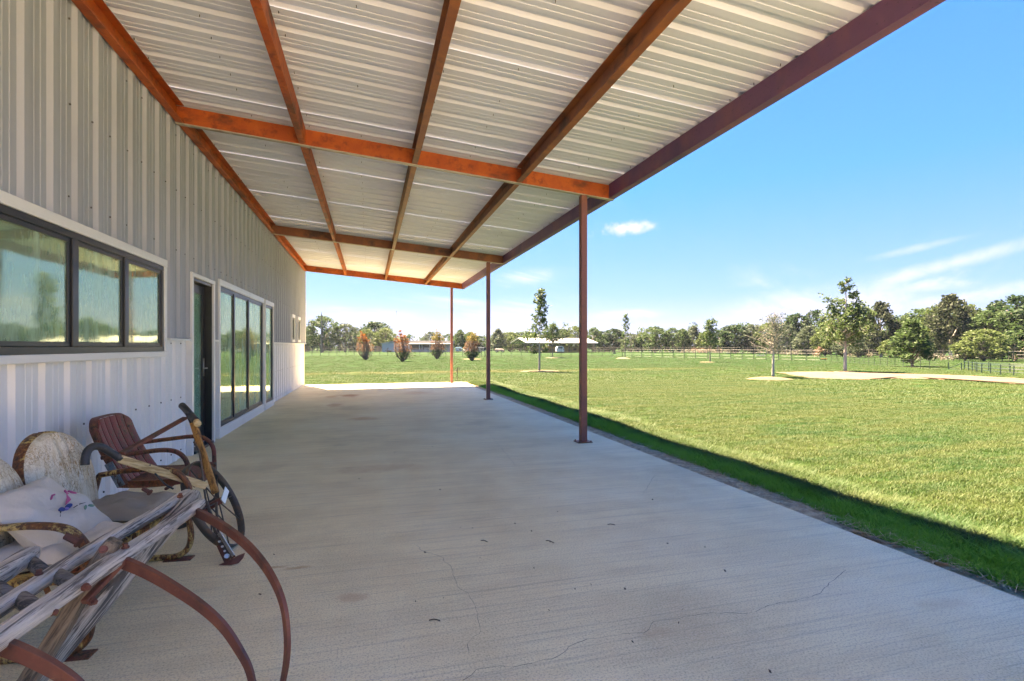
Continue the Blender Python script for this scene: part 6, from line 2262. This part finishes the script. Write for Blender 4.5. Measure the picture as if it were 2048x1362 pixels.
P = [at(x, y, 3.09 + d * 0.5) for x, y, d in tip]
for p_ in P:
    p_.z = max(p_.z, 0.004)
n = len(P)
cen = sum(P, Vector()) / n + Vector((0.0, -0.012, 0.012))
bl.add(P + [cen] + [p_ + Vector((0.004, 0.012, 0.0)) for p_ in P], [(i, (i + 1) % n, n) for i in range(n)] + [tuple(range(n + 1, 2 * n + 1))[::-1]] + [(i, n + 1 + i, n + 1 + (i + 1) % n, (i + 1) % n) for i in range(n)])
wobj('shovel_blade', bl, M['iron'], wh, False)

# ------------------------------------------------------------------ wooden cultivator frame with curved iron tines
cu = thing('wooden_cultivator', tuple(pz(250, 1240)), 'weathered grey wooden cultivator frame with three long curved rusty tines', 'cultivator')
def cobj(name, mb, mat, parent=cu, smooth=False, bevel=0.0):
    mb.v = [tuple(Vector(v) - cu.location) for v in mb.v]
    return obj(name, mb, mat, parent, smooth, bevel)
ZR = 0.52


def rough_pole(a, b_, w, h_, seed, n=26, taper=1.0, up=(0, 0, 1)):
    """hewn pole: rounded rectangle with wandering size"""
    r_ = random.Random(seed)
    a, b_ = Vector(a), Vector(b_)
    pth, sc = [], []
    wx, wy = r_.uniform(0, 6), r_.uniform(0, 6)
    for i in range(n):
        f_ = i / (n - 1)
        q = a.lerp(b_, f_) + Vector((0.004 * math.sin(f_ * 9 + wx), 0, 0.004 * math.sin(f_ * 7 + wy)))
        pth.append(q)
        e = min(1, 0.82 + 8 * min(f_, 1 - f_))
        sc.append((1 + (taper - 1) * f_) * e * (1 + r_.uniform(-0.025, 0.025)))
    prof = []
    for k_ in range(14):
        t = 2 * math.pi * k_ / 14
        c_, s_ = math.cos(t), math.sin(t)
        prof.append((w / 2 * math.copysign(abs(c_) ** 0.55, c_) * (1 + r_.uniform(-.05, .05)), h_ / 2 * math.copysign(abs(s_) ** 0.55, s_) * (1 + r_.uniform(-.05, .05))))
    return MB().sweep(pth, prof, up, scale=sc)


def ext(p1, p2, f_):
    return p1 + (p2 - p1) * f_


r1a, r1b = pz(240, 1067, ZR), pz(376, 984, ZR)
r1 = (ext(r1b, r1a, 2.3), r1b)
r2a, r2b = pz(196, 1144, ZR), pz(400, 1006, ZR)
r2 = (ext(r2b, r2a, 2.0), r2b)
cobj('rail', rough_pole(r1[0], r1[1], 0.052, 0.046, 1), M['wood_rail'], smooth=True)
cobj('rail', rough_pole(r2[0], r2[1], 0.058, 0.050, 2), M['wood_rail'], smooth=True)
# third, shorter round rail at left
s0, s1 = pz(66, 1103, ZR + 0.01), pz(0, 1149, ZR + 0.01)
cobj('rail', rough_pole(ext(s0, s1, 3.2), s0, 0.060, 0.054, 3, taper=1.1), M['wood_rail'], smooth=True)
cobj('peg', MB().tube([pz(54, 1118, ZR - 0.01), pz(96, 1150, ZR - 0.01)], 0.022, 12), M['wood_peg'], smooth=True)
cobj('peg', MB().tube([pz(108, 1146, ZR - 0.005), pz(152, 1172, ZR - 0.005)], 0.024, 12), M['wood_peg'], smooth=True)
cobj('peg', MB().tube([pz(30, 1190, ZR - 0.005), pz(76, 1222, ZR - 0.005)], 0.025, 12), M['wood_peg'], smooth=True)
cobj('peg', MB().tube([pz(-20, 1165, ZR - 0.005), pz(20, 1192, ZR - 0.005)], 0.022, 12), M['wood_peg'], smooth=True)
# legs
ltop, lbot = pz(228, 1080, ZR + 0.065), Vector((-1.255, 2.27, 0.0))
cobj('leg', rough_pole(lbot, ltop, 0.060, 0.075, 5, up=(0, 1, 0)), M['wood_leg'], smooth=True)
btop, bbot = pz(392, 988, ZR + 0.015), Vector((-1.265, 2.27 - 0.10, 0.0))
cobj('leg', rough_pole(bbot, btop, 0.062, 0.085, 6, up=(0.2, 0.3, 1)), M['wood_beam'], smooth=True)
# bolts
def bolt(px_, py_, z, d=(0, 0, 1), r_=0.009, l=0.016, washer=True):
    q = pz(px_, py_, z)
    d = Vector(d).normalized()
    mb = MB().cyl(q, q + d * l, r_, 6)
    if washer:
        mb.cyl(q - d * 0.002, q + d * 0.004, r_ * 1.5, 10)
    cobj('bolt', mb, M['iron'])
bolt(360, 993, ZR + 0.052, (0.2, -0.3, 1))
bolt(207, 1099, ZR + 0.10, (0.3, -0.8, 0.4))
bolt(251, 1095, ZR + 0.028, r_=0.009)
bolt(78, 1148, ZR + 0.026, r_=0.008)
bolt(170, 1174, ZR + 0.01, (0.9, -0.4, -0.1))
bolt(104, 1223, ZR - 0.012, (0.9, -0.4, -0.1))
bolt(184, 1203, ZR - 0.09, (0.9, -0.4, -0.1))
bolt(300, 985, ZR + 0.01, (-0.9, 0.3, 0.5), 0.011, 0.045)
bolt(158, 1085, ZR + 0.0, (-0.9, 0.2, 0.5), 0.014, 0.06)
bolt(150, 1140, ZR - 0.05, (0.2, -0.2, 1), 0.011, 0.04)


def tine(pix, base_z, tip_pix, w0, t0):
    """flat curved bar lying in the upright plane through its root and its tip"""
    b0 = pz(pix[0][0], pix[0][1], base_z)
    tp = pz(*tip_pix)
    d = Vector((tp.x - b0.x, tp.y - b0.y, 0)).normalized()
    nrm = Vector((-d.y, d.x, 0))
    P = [b0]
    for x, y in pix[1:]:
        rr = ray(x, y)
        o_ = Vector((0, 0, CAM_H))
        t_ = (b0 - o_).dot(nrm) / rr.dot(nrm)
        P.append(o_ + rr * t_)
    P.append(tp)
    pts = curve(P, 7)
    n = len(pts)
    sc = [1 - 0.45 * (i / (n - 1)) ** 1.5 for i in range(n)]
    prof = [(-w0 / 2, -t0 / 2), (w0 / 2, -t0 / 2), (w0 / 2, t0 / 2), (-w0 / 2, t0 / 2)]
    m_ = MB().sweep(pts, prof, (0, 0, 1), scale=sc)
    o = cobj('tine', m_, M['iron'], bevel=0.002)
    return b0, d, o


b0, d, t1 = tine([(386, 1021), (430, 1043), (480, 1078), (520, 1119), (550, 1166), (568, 1216), (574.5, 1275), (573, 1320), (566, 1362)], ZR - 0.02, (558, 1402), 0.020, 0.040)
cobj('clamp', MB().bar(b0 + Vector((0.01, 0, 0.012)), pz(330, 1061, ZR - 0.075), 0.022, 0.018), M['iron'], t1, bevel=0.002)
b0, d, t2 = tine([(246, 1124), (290, 1143), (340, 1171), (400, 1211), (445, 1252), (478, 1300), (500, 1345)], ZR - 0.02, (512, 1412), 0.022, 0.042)
cobj('clamp', MB().bar(b0 + Vector((0.01, 0, 0.012)), pz(168, 1205, ZR - 0.085), 0.022, 0.018), M['iron'], t2, bevel=0.002)
b0, d, t3 = tine([(4, 1291), (50, 1309), (110, 1340), (160, 1378), (215, 1450)], ZR - 0.02, (268, 1640), 0.022, 0.044)
cobj('clamp', MB().bar(b0 + Vector((0.01, 0, 0.012)), pz(-60, 1370, ZR - 0.08), 0.022, 0.018), M['iron'], t3, bevel=0.002)
